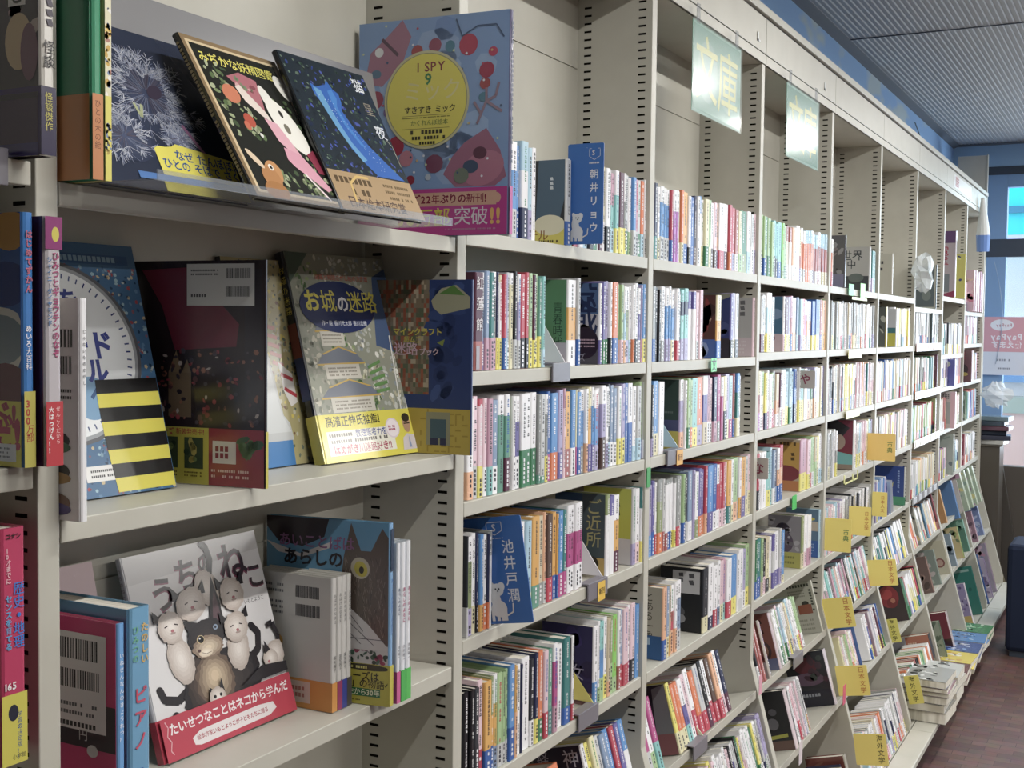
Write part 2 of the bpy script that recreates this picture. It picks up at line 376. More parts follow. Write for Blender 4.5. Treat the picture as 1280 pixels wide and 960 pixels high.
def c_night(A):
    A.rect(0, 0, 1, 1, '#8f9488'); A.poly([(0, .3), (1, .3), (1, .95), (.6, .85), (0, .65)], '#33407e'); busy(A, 10, ['#28305a', '#46548e'], 0, .32, 1, .7, .06, .16); A.rect(0, 0, 1, .3, '#3e3a44'); busy(A, 6, ['#8a7a80', '#60565c'], .1, .03, .9, .27, .04, .1)
def c_figure(A):
    A.rect(0, 0, 1, 1, '#b4b4b4'); A.ell(.3, .66, .1, .09, '#4a4a4c'); A.poly([(.2, .6), (.4, .6), (.5, .5), (.4, .36), (.22, .4)], '#55555a'); A.vrow(.75, .95, .5, .13, '#66666a'); A.rect(0, 0, 1, .32, '#cdbcc4'); A.rows(.1, .04, .9, .28, 4, '#d8cfd4')
def c_forest(A):
    A.rect(0, 0, 1, 1, '#2f4640'); A.ell(.3, .62, .32, .2, '#4a3e48'); A.ell(.3, .7, .25, .06, '#7a5060'); A.rect(0, .24, 1, .42, '#4a5078'); A.rect(0, 0, 1, .26, '#c4b44c'); A.rows(.1, .5, .9, .56, 1, '#60706a')
def c_fish(A):
    A.rect(0, 0, 1, 1, '#c4c6c2'); A.ell(.5, .52, .42, .06, '#60646c'); A.poly([(.1, .52), (0, .58), (0, .46)], '#60646c'); A.text('本屋', .1, .93, .3, '#44444a', bold=.02); A.rows(.1, .8, .7, .84, 1, '#55555a'); A.rect(0, 0, 1, .33, '#c9c63a'); A.text('好', .3, .16, .35, '#6a6a20')
def c_tokaku(A):
    A.rect(0, 0, 1, 1, '#a8a498'); A.vrow(.3, .9, .45, .09, '#8a8678'); A.text('とある一角', .72, .93, .2, '#3a3630', vert=True); A.ell(.35, .6, .18, .08, '#6a3c34'); A.rect(0, 0, 1, .33, '#2c5a92'); A.rect(.1, .2, .75, .3, '#9ab4d0'); A.rows(.15, .22, .7, .28, 2, '#46688e')
def c_black(A):
    A.rect(0, 0, 1, 1, '#232326'); A.rect(.3, .6, .95, .95, '#c4c4c6'); A.vrow(.5, .92, .63, .11, '#55555a'); A.vrow(.75, .92, .63, .14, '#55555a'); A.ell(.4, .3, .2, .1, '#55555a'); A.ell(.5, .2, .12, .07, '#8a8a8e'); A.ell(.4, .52, .08, .015, '#b0b0b0')
def c_dark(A):
    A.rect(0, 0, 1, 1, '#2a2630'); A.poly([(.6, .3), (1, .3), (1, 1), (.7, .95)], '#77777a'); A.ell(.35, .85, .1, .05, '#b8b8bc'); A.ell(.5, .55, .08, .08, '#a89a98'); A.poly([(.4, 0), (1, 0), (1, .3), (.6, .3)], '#8a5458'); A.rows(.1, .4, .5, .5, 2, '#8a8a92')
def c_sky(A):
    A.rect(0, 0, 1, 1, '#47718f'); A.ell(.8, .68, .2, .1, '#7a96b8'); A.ell(.3, .85, .2, .08, '#34566e'); A.rows(.2, .4, .5, .5, 2, '#a0b4c0'); A.rect(0, 0, 1, .32, '#c6b0b8'); A.rows(.08, .04, .9, .28, 3, '#8a6070', hgt=.7)
def c_orange(A):
    A.rect(0, 0, 1, 1, '#b3a58c'); A.rect(.4, .35, 1, .95, '#bf9a48'); A.ell(.25, .45, .28, .2, '#3a3a36'); A.ell(.6, .34, .42, .16, '#803c44'); A.rows(.1, .88, .95, .96, 1, '#5a4a30', hgt=.8); A.vrow(.8, .75, .5, .12, '#5a4a30'); A.rect(0, 0, 1, .2, '#b87a4a')
def c_photo(A):
    A.rect(0, 0, 1, 1, '#8a868a'); A.ell(.45, .72, .22, .14, '#3e3640'); A.ell(.45, .68, .1, .07, '#968a8c'); A.ell(.5, .48, .28, .2, '#5a4e5c'); busy(A, 14, ['#6a646a', '#a8a4a8'], 0, .3, 1, 1, .03, .1); A.rect(0, 0, 1, .3, '#a8a450'); A.rows(.1, .05, .9, .25, 2, '#7a7a3c')
def c_film(A):
    A.rect(0, 0, 1, 1, '#5a7a92'); A.rect(0, .55, 1, .75, '#b8b0a0'); A.ell(.5, .8, .4, .05, '#c8c04a'); A.rect(0, 0, 1, .35, '#3a62a4'); A.rows(.1, .05, .9, .3, 4, '#8aa4cc')
COVERS = {'cov_slate': ('dark slate cover with yellow band', c_slate), 'cov_green': ('green cover with a pale hand', c_green), 'cov_navy': ('navy lettered cover', c_navy),
 'cov_goki': ('dark blue cover with gold band', c_goki), 'cov_lime': ('lime cover', c_lime), 'cov_purple': ('dark purple cover', c_purple), 'cov_mauve': ('mauve cover', c_mauve), 'cov_god': ('black cover with large white letter', c_god),
 'cov_red': ('red and brown cover', c_red), 'cov_night': ('night blue cover', c_night), 'cov_figure': ('grey cover with small figure', c_figure), 'cov_forest': ('dark green cover', c_forest),
 'cov_fish': ('grey and yellow cover', c_fish), 'cov_tokaku': ('beige cover with blue band', c_tokaku), 'cov_black': ('black cover with white label', c_black), 'cov_dark': ('dark photo cover', c_dark),
 'cov_sky': ('blue cover', c_sky), 'cov_orange': ('ochre cover', c_orange), 'cov_photo': ('grey photo cover', c_photo), 'cov_film': ('blue striped cover', c_film)}
ROWS = {
(1,0):"s1074,1083 W/60o/35g,1106 W/70b/30w,1120 b/32B,1148 C/70W/32N,1165 C/32v,1182 W,~cov_slate,g1316,1340 w/28B,1361 W/30G,1385 P/30R,1409 W/20W,1433 b/22C,1457 k/20k,1485 y/20G,1494 w,1513 n/35D,1525 y/35W,1548 W/30K,1559 w/30W,1579 p/60t/30C,1600 W/70t/30Y,1627 D/32Y,1641 W/65g/32Y,1662 w/30G,1679 W/30l,1698 b/32w,1717 p/32w,1737 w/30G,1757 O/30C,1773 W/30w,1787 Y/40W",
(1,1):"s941,972 D/30r*紅蓮館,983 W/62s/30V,999 s/33p,1015 T/33p,1030 W/75g/33p,1039 N/33Y,1052 y/92W/33Y,1065 R/33B,1072 v/33C,1084 w/25W,1099 W/88y,1112 K/30w,1126 W/70v/30w,1145 R/32k,1160 R/32k,1176 l/32Y,1188 D/30Y,1204 l/32Y,1216 j/35Y,1229 t/20C,~cov_green,g1341,1381 W/68m/30W,1396 w/30B,~cov_navy,g1509,1523 W/30V,1538 V/30G,1555 v/30G,1568 W/32k,1600 O/32B,1621 l/30o,1638 l/30P,1653 W/65C/30o,1675 W/70e/30v,1690 W/30C,1704 W/30O,1723 W/30K,1739 W/65V/30W,1750 v/30p,1789 b/30Y,1810 R/75W/30O",
(1,2):"s924,947 W/28o,965 P/32w,984 R/93P/32Y,999 P/30W,1019 p/30t,1041 s/30W,1066 W/80j,1086 W/78j/35D,1096 l/35g,1109 W/32W,1129 W/72V/35W,1154 W/40G,1178 W/40G,1202 W/40G,1214 g/10j,1234 w/8j,1248 W/78g/30Y,1265 B/30M,1297 b/32O,1320 v/30V,1332 p/78P,1358 m/33r,1381 b/33W,1387 y/33M,1407 b/33B,1429 W/75b/33g,1444 W/35o,1462 y/75m/33V,1476 W/78b/32V,1497 W/78b/32v,1515 W/78v/32D,1540 W/78v/38n,1558 W/30v,1575 k/30C,1594 s/30W,1614 s/30W,1634 W/33Y,1655 v/33Y,1677 B,1705 W/50B,1727 W/20C,1753 w/30C,1775 l/25B,1786 w/25W",
(1,3):"s923,929 k/30w,948 W/75e/28v,964 W/28y,973 N/28K,986 b/28m,1002 W/28O,1008 N/28O,1025 g/75W,1045 W/15k,1063 m/15r,1086 E/18y,1109 W/18Y,1133 o/18W,1157 W/18l,1182 C/20y,1216 m/25j,1239 E/25g,1252 o/25w,1278 n/28R,1298 m/28B,1307 m/28B,1331 b/28M,1349 T/28M,1370 W/68M/30W,1391 W/68M/30W,1411 W/68M/30W,1433 W/68M/30W,~cov_goki,g1554,1575 e/75W,1603 V/75W,1637 W/68m/28D,~cov_lime,g1709,1731 w/28v,1761 W/28P,1785 T/72W/28Y",
(1,4):"s924,942 K,957 K,976 k/40k,996 P/30R,1022 m/28B,1035 e/60m/28B,1051 W/70m/25s,1070 l/25w,1084 l/25w,1093 l/25w,1116 b/35B,1128 m/50o,1146 W,1155 N,1188 W,1205 k/30W,1221 N/28Y,1243 O/25G,1263 P/30R,1286 j/30T,1305 W/80M/30p,1316 W/65M/10P,1340 W,1371 T/20B,1377 k,1390 W/20R,~cov_purple,g1491,1512 W/30b,1525 W/20l,1550 t/65b/30l,1571 W/30Y,1589 E/20o,1607 e/40l,1633 h/20l,1648 W/30r,1667 s/30R,1699 P/28R,1713 W/28M,1741 P/28k,1778 b",
(1,5):"s1287,~cov_mauve,g1309,1360 O/30r,~cov_god,g1485,1504 W/35M,1523 Y/30m,1549 y/30Y,1575 w/20W,1605 s,1632 b,1659 R/35M,1684 V,1713 b/60W",
(2,0):"s1819,1841 N/30T,1858 W/30y,1876 W/78b/32w,1894 W/78b/32w,1912 W/78b/32w,1931 W/78b/32w,1946 R/30B,1966 W/70z,1985 W/70z,2009 E/28W,2029 O/28y,2066 m/28B,2087 W/25k,2117 B,2134 N/28n,2154 W/80W/28W,2173 b/75W,2191 W/30y,2222 y/30G,2245 l/30y,2272 W/30n,2296 P/28n,2314 o/28v,2358 W/28R,2402 W/28D,2427 R/28O,2457 R/28v,2488 r/28W,2519 y/30l,2578 G/30e,2616 W/35C,2644 w/45W,2683 P/40v,2712 W/30y",
(2,1):"s1811,1834 g/30B,1854 K,1870 K,1892 W/28g,1909 W/28w,1927 W/75b/30v,1945 W/75b/30v,1963 W/75b/30y,1981 W/75b/30W,2003 W/28R,2022 k/28D,2048 t/82N/63t/30v,2079 t/82N/63t/30v,2105 V/75W,2129 V/75W,2145 W/28R,2169 P/28w,2194 P,~cov_red,g2306,2345 y/60m/28B,~cov_night,g2429,2453 V/28K,2485 v/30y,2519 w/28k,~cov_figure,g2650,2681 P",
(2,2):"s1821,1838 k/25v,1874 b/30y,1910 W,~cov_forest,g2033,2060 W/70v/25o,2075 W,2098 l/30G,2118 l/30O,2162 t/28Y,2208 O/30v,2248 W/72V/32E,2270 p/32W,2291 P/32W,2324 N/32p,2352 M/30g,2377 W/70M,2406 y/45K,2443 v/30y,2477 C/30M,2496 r/28B,2525 b/70T/30y,2539 W,~cov_fish,g2681,2697 T",
(2,3):"s1821,1844 v/30b,1864 V/32B,1878 W/28R,1912 g/70e/28O,1927 w/28r,1945 g/93W/25r,1961 g/93W/25B,1976 g/93W/25B,1991 g/93W/25Y,2005 g/93W/25Y,2031 g/28R,2053 w/28W,2071 l/30B,2098 K/30w,2130 s/28W,2149 v/28v,2178 W/28e,2205 V/30O,2234 V/30O,2254 R/30o,2299 b/30V,2335 B/28W,2361 W/70R/30W,2385 R/28P,2408 R/28P,2432 W/45v/28W,2468 m/28T,2490 W/28y,2530 l/30o,2546 g,2570 W/35m,2611 m/35V,2640 w/30y,2677 P/40y",
(2,4):"s1826,~cov_tokaku,g1921,1949 o/28B,1969 s/30y,1985 E/30m,2011 W/62R/35o,2029 W/35o,2061 W/75s/30w,~cov_black,g2238,2282 k/25y,2323 W/20N,2356 W/28R,2379 W/28s,2414 P/30y,2441 p/28t,2483 W/28R,2535 b/30Y,2556 W,2598 W/20w,2631 v/30W,2671 l/30Y,2708 W",
(2,5):"s1745,1777 W/30o,1806 W/30O,1835 M/35w,1864 W/30l,1894 M/40t,~cov_dark,g2014,2038 Y/30y,2066 O/30y,2093 O/30y,2125 W/60V/30t,2154 P/20W,2184 W/40R,2219 O/30R,2256 w/30R,2287 K/30D,2318 W/35R,2350 n/30R,2383 o/30R,2419 W/30P,2449 N/30D",
(3,0):"s2719,2746 l/35k,2768 l/30B,2796 G/35k,2829 l/35G,2861 l/30l,2891 t/38K,2915 t/35K,2959 t/30B,2984 h/15l,3012 l/25G,3045 r/72E/28W,3076 r/72W/28W,3108 o/28W,3135 W/28W,3178 W/28W,3200 y/50r/25V,3228 W/75O/25w,3256 W/75O/25w,3284 C/75O/25O,3313 C/75O/25O,3342 C/75O/25W,3371 W/75O/25D,3401 C/72r/25D,3431 C/72r/25W,3462 W/72r/25P,3493 C/72r/25W,3525 C/72r/25y,3557 C/70r/25E,3589 C/70r/25W",
(3,1):"s2731,2757 w/32D,2783 w/32D,2796 W/30Y,2849 W/75C/32Y,2881 w/32W,~cov_sky,g2998,3015 W/30P,3056 D/32Y,3086 v/30Y,3111 p/60r/30B,3152 W/35o,3178 s/30C,3199 C/30w,3235 C/30v,3273 R/30o,3306 W/70M/30O,3361 W/60o/30w,3407 B/30Y,3464 B/30Y,3487 g/30B,3517 r/30V,3596 o/35m,3627 l/30m",
(3,2):"s2723,2745 y/60r/30z,2765 W/30W,2792 l/60y/25P,2823 Y/30N,2844 W/30M,2876 W/40W,2895 l/35R,2923 g/30R,2960 E/50o/25W,2981 D/35W,3003 W/30R,3036 W/30y,3076 C/35Y,3106 C/30G,3136 C,3167 B/35N,3198 w/30y,3220 w/40Y,3283 t/40Y,3322 W/30W,3371 s/40o,3406 G/40E,3451 v/40o,3504 W/30y,3534 E/40y,3594 V/30B",
(3,3):"s2732,2757 R/35k,2777 W,2828 W,2875 T/60t/30Y,2898 C/30t,2922 s/30W,2965 N/30s,2993 W/60o/30B,3032 R/60o/30B,~cov_orange,g3256,3338 p/35Y,3383 P/30Y,3409 l/30R,3443 l/30W,3476 E/50l,3517 Y/50y,3551 W/30C,3594 w/30C",
(3,4):"s2729,2748 G/30B,2792 T/35B,2812 l/25E,2844 K/32P,2884 E/60y/25k,2918 W/70W/25y,2946 V/70w/30V,3001 W/30V,3026 w/30v,3058 b/15y,~cov_photo,g3302,3334 e/30y,3375 W/30P,3425 W/35p,~cov_film,g3546,3581 C",
}
STUFF = (MB(), MB(), MB(), MB())
def stuff_book(b, r, x0, x1, spec, dy=0, h=None, lean=None):
    z0 = shelf_z(b, r); y0 = (0.008 if r < 5 else yfront(z0) + 0.008) + rnd.uniform(-0.004, 0.003) + dy
    book_meshes(x0 + 0.0003, x1 - 0.0004, y0, z0 + 0.0008, h or rnd.uniform(0.172, 0.187), 0.128, spec, (0 if r < 5 else 15) if lean is None else lean, mbs=STUFF, detail=(b < 5))
def run_row(b, r, data, single):
    cur = None; n = 0; cover = None; gapto = None
    for it in data.split(','):
        if it[0] in 'sg': cur = int(it[1:]) / 1000; continue
        if it[0] == '~': cover = it[1:]; continue
        a, s = it.split(' ', 1); x1 = int(a) / 1000; n += 1
        if cur is None: continue
        if x1 - cur < 0.004: x1 = cur + 0.004
        x1 = min(x1, (b + 1) * BAY - 0.031) if cur < (b + 1) * BAY - 0.036 else x1
        cur = max(cur, b * BAY + 0.002)
        if x1 <= cur + 0.003: continue
        if single or cover: make_row_book(b, r, n, cur, x1, s, cover)
        else: stuff_book(b, r, cur, x1, s)
        cur = x1; cover = None
SINGLE = {(1, 0), (1, 1), (1, 2), (1, 3), (1, 4), (1, 5), (2, 0), (2, 1), (2, 2), (2, 3)}
for (b, r), data in ROWS.items(): run_row(b, r, data, (b, r) in SINGLE)
# the gap in front of a shown cover is kept open by making the covers face the aisle: the rows beyond use their own mixes
FACES = [(5, 2.808, 2.826), (5, 2.93, 2.95), (5, 3.50, 3.512), (6, 2.90, 2.93), (6, 3.44, 3.47), (6, 3.93, 3.936), (6, 4.20, 4.228), (6, 4.93, 4.95), (6, 6.20, 6.22), (6, 5.86, 5.88), (7, 3.15, 3.18), (7, 3.42, 3.45), (7, 5.86, 5.90), (7, 5.30, 5.35), (7, 4.52, 4.54), (3, 4.03, 4.06), (3, 6.08, 6.10), (3, 6.56, 6.60), (1, 4.64, 4.67), (1, 4.88, 4.90), (1, 5.90, 5.92), (2, 6.10, 6.12), (2, 6.58, 6.62), (2, 7.24, 7.33), (0, 4.255, 4.283), (0, 3.80, 3.82), (0, 4.75, 4.77), (4, 5.20, 5.22), (4, 6.60, 6.63), (4, 6.86, 6.882), (4, 7.30, 7.322), (3, 7.30, 7.322), (5, 5.62, 5.642), (5, 5.86, 5.882)]

def auto_row(b, r, xa, xb, mix, wmin=.013, wmax=.026, band=True, skip=(), lean=None, hs=None):
    x = xa
    while x < xb - 0.006:
        w = min(rnd.uniform(wmin, wmax), xb - x)
        if not any(x + w > p - .001 and x < q + .001 for r_, p, q in FACES if r_ == r):
            c = rnd.choice(mix); s = c + ('/%d%s' % (rnd.randint(25, 34), rnd.choice('WWYBROPtGNyvw')) if band and rnd.random() < .65 else '')
            if rnd.random() < .2: s = 'W/%d%s' % (rnd.randint(55, 78), c) + ('/30' + rnd.choice('WYBR') if band else '')
            stuff_book(b, r, x, x + w, s, h=hs and hs * rnd.uniform(.98, 1.02), lean=lean)
        x += w
MIX = list('WWWwPPpoylCCvsBRNTMYEgOGm')
GREY = list('WwwgggwyWEk')
auto_row(3, 5, 2.74, 2.86, list('KDrPW')); auto_row(3, 5, 2.95, 3.28, list('WWyPCEwl'))
auto_row(3, 6, 2.95, 3.13, list('KkWPw')); auto_row(3, 7, 2.76, 3.4, list('oBrWEGNO'))
auto_row(2, 6, 1.85, 2.66, list('WwvVYyGPKN')); auto_row(2, 7, 1.85, 2.66, MIX); auto_row(1, 6, .95, 1.76, MIX)
auto_row(4, 0, 4.285, 4.36, list('W')); auto_row(4, 0, 4.36, 4.44, list('T'), .04, .05); auto_row(4, 0, 3.61, 3.68, list('yRO'))
auto_row(4, 1, 3.61, 4.46, GREY); auto_row(4, 2, 3.61, 3.9, list('gkWwEr')); auto_row(4, 2, 3.9, 4.05, list('YYm')); auto_row(4, 2, 4.05, 4.46, list('TWPPoWrB'))
auto_row(4, 3, 3.61, 3.8, list('gggwW')); auto_row(4, 3, 4.05, 4.46, list('WPCywv')); auto_row(4, 4, 3.61, 3.95, list('PPvWC')); auto_row(4, 4, 3.95, 4.46, list('WwEgNkW'))
auto_row(4, 5, 3.64, 4.43, list('KpWPWtCgO')); auto_row(4, 6, 3.70, 3.95, list('yWEPl')); auto_row(4, 6, 4.12, 4.4, list('WPDB')); auto_row(4, 7, 3.75, 4.45, list('WNCWwgPEOB'), .014, .03, hs=.19)
auto_row(5, 1, 4.9, 5.3, list('eWyY')); auto_row(5, 2, 4.52, 5.36, list('wwCBWyPEp')); auto_row(5, 3, 4.52, 5.3, list('YPWwEPg')); auto_row(5, 4, 4.52, 4.8, list('svWb'))
auto_row(5, 5, 4.56, 5.3, list('WgYKbTW')); auto_row(5, 6, 4.97, 5.4, list('jlyKRW')); auto_row(5, 7, 4.65, 5.3, list('ErOWKlG'), .016, .035, hs=.2)
auto_row(6, 1, 5.45, 6.2, GREY, .01, .02); auto_row(6, 2, 5.45, 6.2, list('TgkGyPE')); auto_row(7, 1, 6.32, 6.5, list('rTnG')); auto_row(7, 1, 6.6, 7.1, GREY); auto_row(8, 0, 7.22, 7.8, list('PPpPw'), .02, .04)
auto_row(8, 1, 7.22, 7.9, list('WwpDn')); auto_row(6, 3, 5.45, 6.2, list('lRCWy')); auto_row(7, 2, 6.32, 7.1, list('VrDPn')); auto_row(6, 4, 5.45, 6.2, list('wyWEo')); auto_row(7, 3, 6.32, 7.1, list('wEPr'))
auto_row(8, 2, 7.22, 7.9, MIX); auto_row(8, 3, 7.22, 7.9, MIX); auto_row(7, 4, 6.32, 7.1, MIX); auto_row(6, 5, 5.45, 6.2, list('gwEWO')); auto_row(8, 4, 7.22, 7.9, GREY)
# one object holding the small far books: shell, pages, bands and print
def finish_stuff():
    far = MB()
    for k, q in enumerate(STUFF):
        n = len(far.v); far.v += q.v; far.f += [tuple(i + n for i in f) for f in q.f]; far.c += q.c; far.m += [k] * len(q.f)
    o = far.build('rows_of_books', [M['print'], M['pages'], M['print'], M['ink']])
    tag(o, 'many small upright books filling the shelves of the farther bookcases', 'books', kind='stuff')
finish_stuff()

# ---------------------------------------------------------------- the bookcases
Z_TOP = 2.208
def panel_prof(zt=Z_TOP):
    return [(BACK + .004, -0.5), (BACK + .004, zt), (0, zt), (0, 0.38), (-0.18, -0.29), (-0.18, -0.5)]
def slots(x, yc, z0=0.42, z1=2.18):
    q = MB(); z = z1
    while z > z0: q.box((x - 0.0003, yc - 0.0095, z - 0.0024), (x + .001, yc + 0.0095, z + 0.0024)); z -= 0.0191
    return q
FIRST = {-1: 'left edge bookcase with magazines and comics', 0: 'picture book bookcase with three deep shelves', 1: 'novel bookcase next to the picture books', 2: 'novel bookcase under the first hanging green sign', 3: 'novel bookcase under the second hanging green sign',
         4: 'bookcase just beyond the second hanging green sign', 5: 'bookcase with the long yellow divider at its foot', 6: 'bookcase with magazine racks before the far corner', 7: 'narrow looking bookcase next to the last one', 8: 'last bookcase of the row, beside the window'}
SHELVES = {-1: [1.574, 1.245, 0.853], 0: [1.5565, 1.179, 0.803, 0.42]}
for b in range(-1, 9):
    X0 = b * BAY; X1 = X0 + BAY
    t = thing('bookcase', 'cream steel ' + FIRST[b], 'bookcase', (X0 + BAY / 2, 0.1, FLOOR), 'steel bookcases along the wall')
    q = MB(); q.prism_x(panel_prof(), X1 - 0.030, X1); sp = q.build('side_panel', M['steel'], t, bevel=0.0015)
    for yc in (0.026, 0.168): slots(X1 - 0.030, yc).build('slot_row', M['slot'], sp)
    if b == -1:
        q = MB(); q.prism_x(panel_prof(), X0 - 0.03, X0); q.build('side_panel', M['steel'], t, bevel=0.0015)
    # back made of stacked sheets with open seams between them
    q = MB()
    zs = [-0.5, 0.04, 1.05, 2.035, 2.35]
    for za, zb in zip(zs, zs[1:]): q.box((X0, BACK, za + 0.0015), (X1 - 0.03, BACK + .004, zb - 0.0015))
    q.box((X0, BACK + .003, -0.5), (X1 - .03, BACK + .006, 2.35)); q.build('back_panel', M['steel'], t)
    lev = SHELVES.get(b) or [shelf_z(b, r) for r in range(0, 7)]
    for z in lev:
        yf = yfront(z) + 0.001
        dz = (BACK - .004 - yf) * math.tan(R(15)) if z < .38 else 0
        q = MB(); q.prism_x([(yf, z), (yf, z - .026), (yf + .016, z - .026), (yf + .016, z - .0235), (yf + .003, z - .0235), (yf + .003, z - .004), (BACK - .001, z - .004 - dz), (BACK - .001, z - dz)], X0 + .003, X1 - .035)
        q.build('shelf_board', M['steel'], t, bevel=0.0012)
    q = MB(); q.box((X0, -0.002, Z_TOP), (X1, BACK, Z_TOP + .004)); q.box((X0 + .001, -0.004, Z_TOP), (X1 - .001, 0.004, 2.236)); q.build('top_rail', M['steel'], t, bevel=0.001)
    q = MB(); q.box((X0 + .002, -0.003, 2.240), (X1 - .002, 0.002, 2.346)); q.build('header_panel', M['steel'], t, bevel=0.001)
    q = MB(); q.box((X0, 0.004, 2.235), (X1, 0.008, 2.352)); q.build('header_recess', M['darkgrey'], t)
    q = MB(); q.box((X0 + .001, -0.012, 2.352), (X1 - .001, BACK, 2.376)); q.build('top_cap', M['steel'], t, bevel=0.0015)
    if b >= 0:
        q = MB(); q.prism_x([(-.176, -.33), (-.176, -.355), (BACK - .001, -.455), (BACK - .001, -.43)], X0 + .001, X1 - .031); q.build('base_deck', M['steel'], t, bevel=0.002)
        q = MB(); q.box((X0 + .001, -0.272, -0.357), (X1 - .001, -0.180, -0.331)); q.build('front_ledge', M['steel'], t, bevel=0.003)
        q = MB(); q.box((X0 + .001, -0.17, FLOOR), (X1 - .031, -0.16, -0.357)); q.build('kick_plate', M['darkgrey'], t)
t = thing('end_panel', 'tall cream end panel closing the far end of the bookcase row', 'panel', (8.115, .1, FLOOR))
q = MB(); q.box((8.10, 0.0, FLOOR), (8.125, BACK, 2.64)); q.build('sheet', M['steel'], t, bevel=.002)
q = MB(); q.box((8.095, -0.004, FLOOR), (8.13, 0.004, 2.645)); q.build('edge_strip', M['steel'], t)

# ---------------------------------------------------------------- the room
def struct(name, q, m, parent=None):
    o = q.build(name, m, parent)
    if parent is None: o['kind'] = 'structure'
    return o
XW = 8.6; CEIL = 2.79; YR = -6.0; XB = -2.8; YL = 0.3
m, nt, b = newmat('red_brown_brick_floor', hx('#6b4a44'), 0.55, 0.3)
tc = nt.nodes.new('ShaderNodeTexCoord'); br = nt.nodes.new('ShaderNodeTexBrick'); br.inputs['Scale'].default_value = 5.0
br.inputs['Color1'].default_value = hx('#755a55'); br.inputs['Color2'].default_value = hx('#5f4845'); br.inputs['Mortar'].default_value = hx('#4a3434'); br.inputs['Mortar Size'].default_value = 0.006
br.inputs['Brick Width'].default_value = 0.62; br.inputs['Row Height'].default_value = 0.3
nz = nt.nodes.new('ShaderNodeTexNoise'); nz.inputs['Scale'].default_value = 14; mx = nt.nodes.new('ShaderNodeMix'); mx.data_type = 'RGBA'; mx.blend_type = 'MULTIPLY'; mx.inputs[0].default_value = .5
mp = nt.nodes.new('ShaderNodeMapping'); mp.inputs['Rotation'].default_value = (0, 0, R(90))
nt.links.new(tc.outputs['Object'], mp.inputs['Vector']); nt.links.new(mp.outputs['Vector'], br.inputs['Vector']); nt.links.new(tc.outputs['Object'], nz.inputs['Vector']); nt.links.new(br.outputs['Color'], mx.inputs[6]); nt.links.new(nz.outputs['Color'], mx.inputs[7]); nt.links.new(mx.outputs[2], b.inputs['Base Color'])
q = MB(); q.box((XB, YR, FLOOR - .05), (XW, YL, FLOOR)); struct('floor', q, m)
# painted sky on the walls above the cases
def sky_mat(name, base, cloud):
    m, nt, b = newmat(name, rough=0.7, spec=0.2)
    tc = nt.nodes.new('ShaderNodeTexCoord'); mp = nt.nodes.new('ShaderNodeMapping'); mp.inputs['Scale'].default_value = (1.5, 1, 4.2)
    nz = nt.nodes.new('ShaderNodeTexNoise'); nz.inputs['Scale'].default_value = 1.5; nz.inputs['Detail'].default_value = 2
    cr = nt.nodes.new('ShaderNodeValToRGB'); cr.color_ramp.elements[0].position = .55; cr.color_ramp.elements[1].position = .66; cr.color_ramp.elements[0].color = base; cr.color_ramp.elements[1].color = cloud
    for a_, b_ in ((tc.outputs['Object'], mp.inputs['Vector']), (mp.outputs['Vector'], nz.inputs['Vector']), (nz.outputs['Fac'], cr.inputs['Fac']), (cr.outputs['Color'], b.inputs['Base Color'])): nt.links.new(a_, b_)
    return m
M['sky'] = sky_mat('wall_painted_with_blue_sky', hx('#9cc0ea'), hx('#c0d0d8')); M['sky2'] = newmat('blue_wall_paint', hx('#9bbad6'), .7, .2)[0]
M['plain'] = newmat('dull_wall_paint', hx('#8a8882'), .8, .2)[0]
q = MB(); q.box((XB, YL, FLOOR), (XW + .2, YL + .1, CEIL)); struct('wall_left', q, M['sky'])
q = MB(); q.box((XB, YR - .1, FLOOR), (XW + .2, YR, CEIL)); struct('wall_right', q, M['plain'])
q = MB(); q.box((XB - .1, YR, FLOOR), (XB, YL, CEIL)); struct('wall_back', q, newmat('dark_wall_paint', hx('#5c5a56'), .8, .2)[0])
# ceiling of narrow ribs running along the aisle
m, nt, b = newmat('grey_ribbed_ceiling', hx('#a6a9ac'), .6, .3); M['ceil'] = m
q = MB(); y = YL
while y > YR:
    q.add([(XB, y, CEIL), (XB, y - .016, CEIL - .0022), (XB, y - .021, CEIL + .0022), (XB, y - .026, CEIL), (XW, y, CEIL), (XW, y - .016, CEIL - .0022), (XW, y - .021, CEIL + .0022), (XW, y - .026, CEIL)], [(0, 1, 5, 4), (1, 2, 6, 5), (2, 3, 7, 6)]); y -= .026
q.box((XB, YR, CEIL + .006), (XW, YL, CEIL + .03)); struct('ceiling', q, M['ceil'])
q = MB(); q.prism_x([(YL, CEIL + .005), (YL, CEIL - .022), (YL - .045, CEIL - .004), (YL - .045, CEIL + .005)], XB, XW); q.box((XW - .04, YR, CEIL - .012), (XW, YL, CEIL + .004)); struct('trim_1', q, newmat('dull_brown_ceiling_moulding', hx('#6c727a'), .6, .3)[0])
q = MB(); q.box((4.94, YR, CEIL - .006), (4.948, YL - .05, CEIL - .002)); struct('trim_2', q, M['darkgrey'])
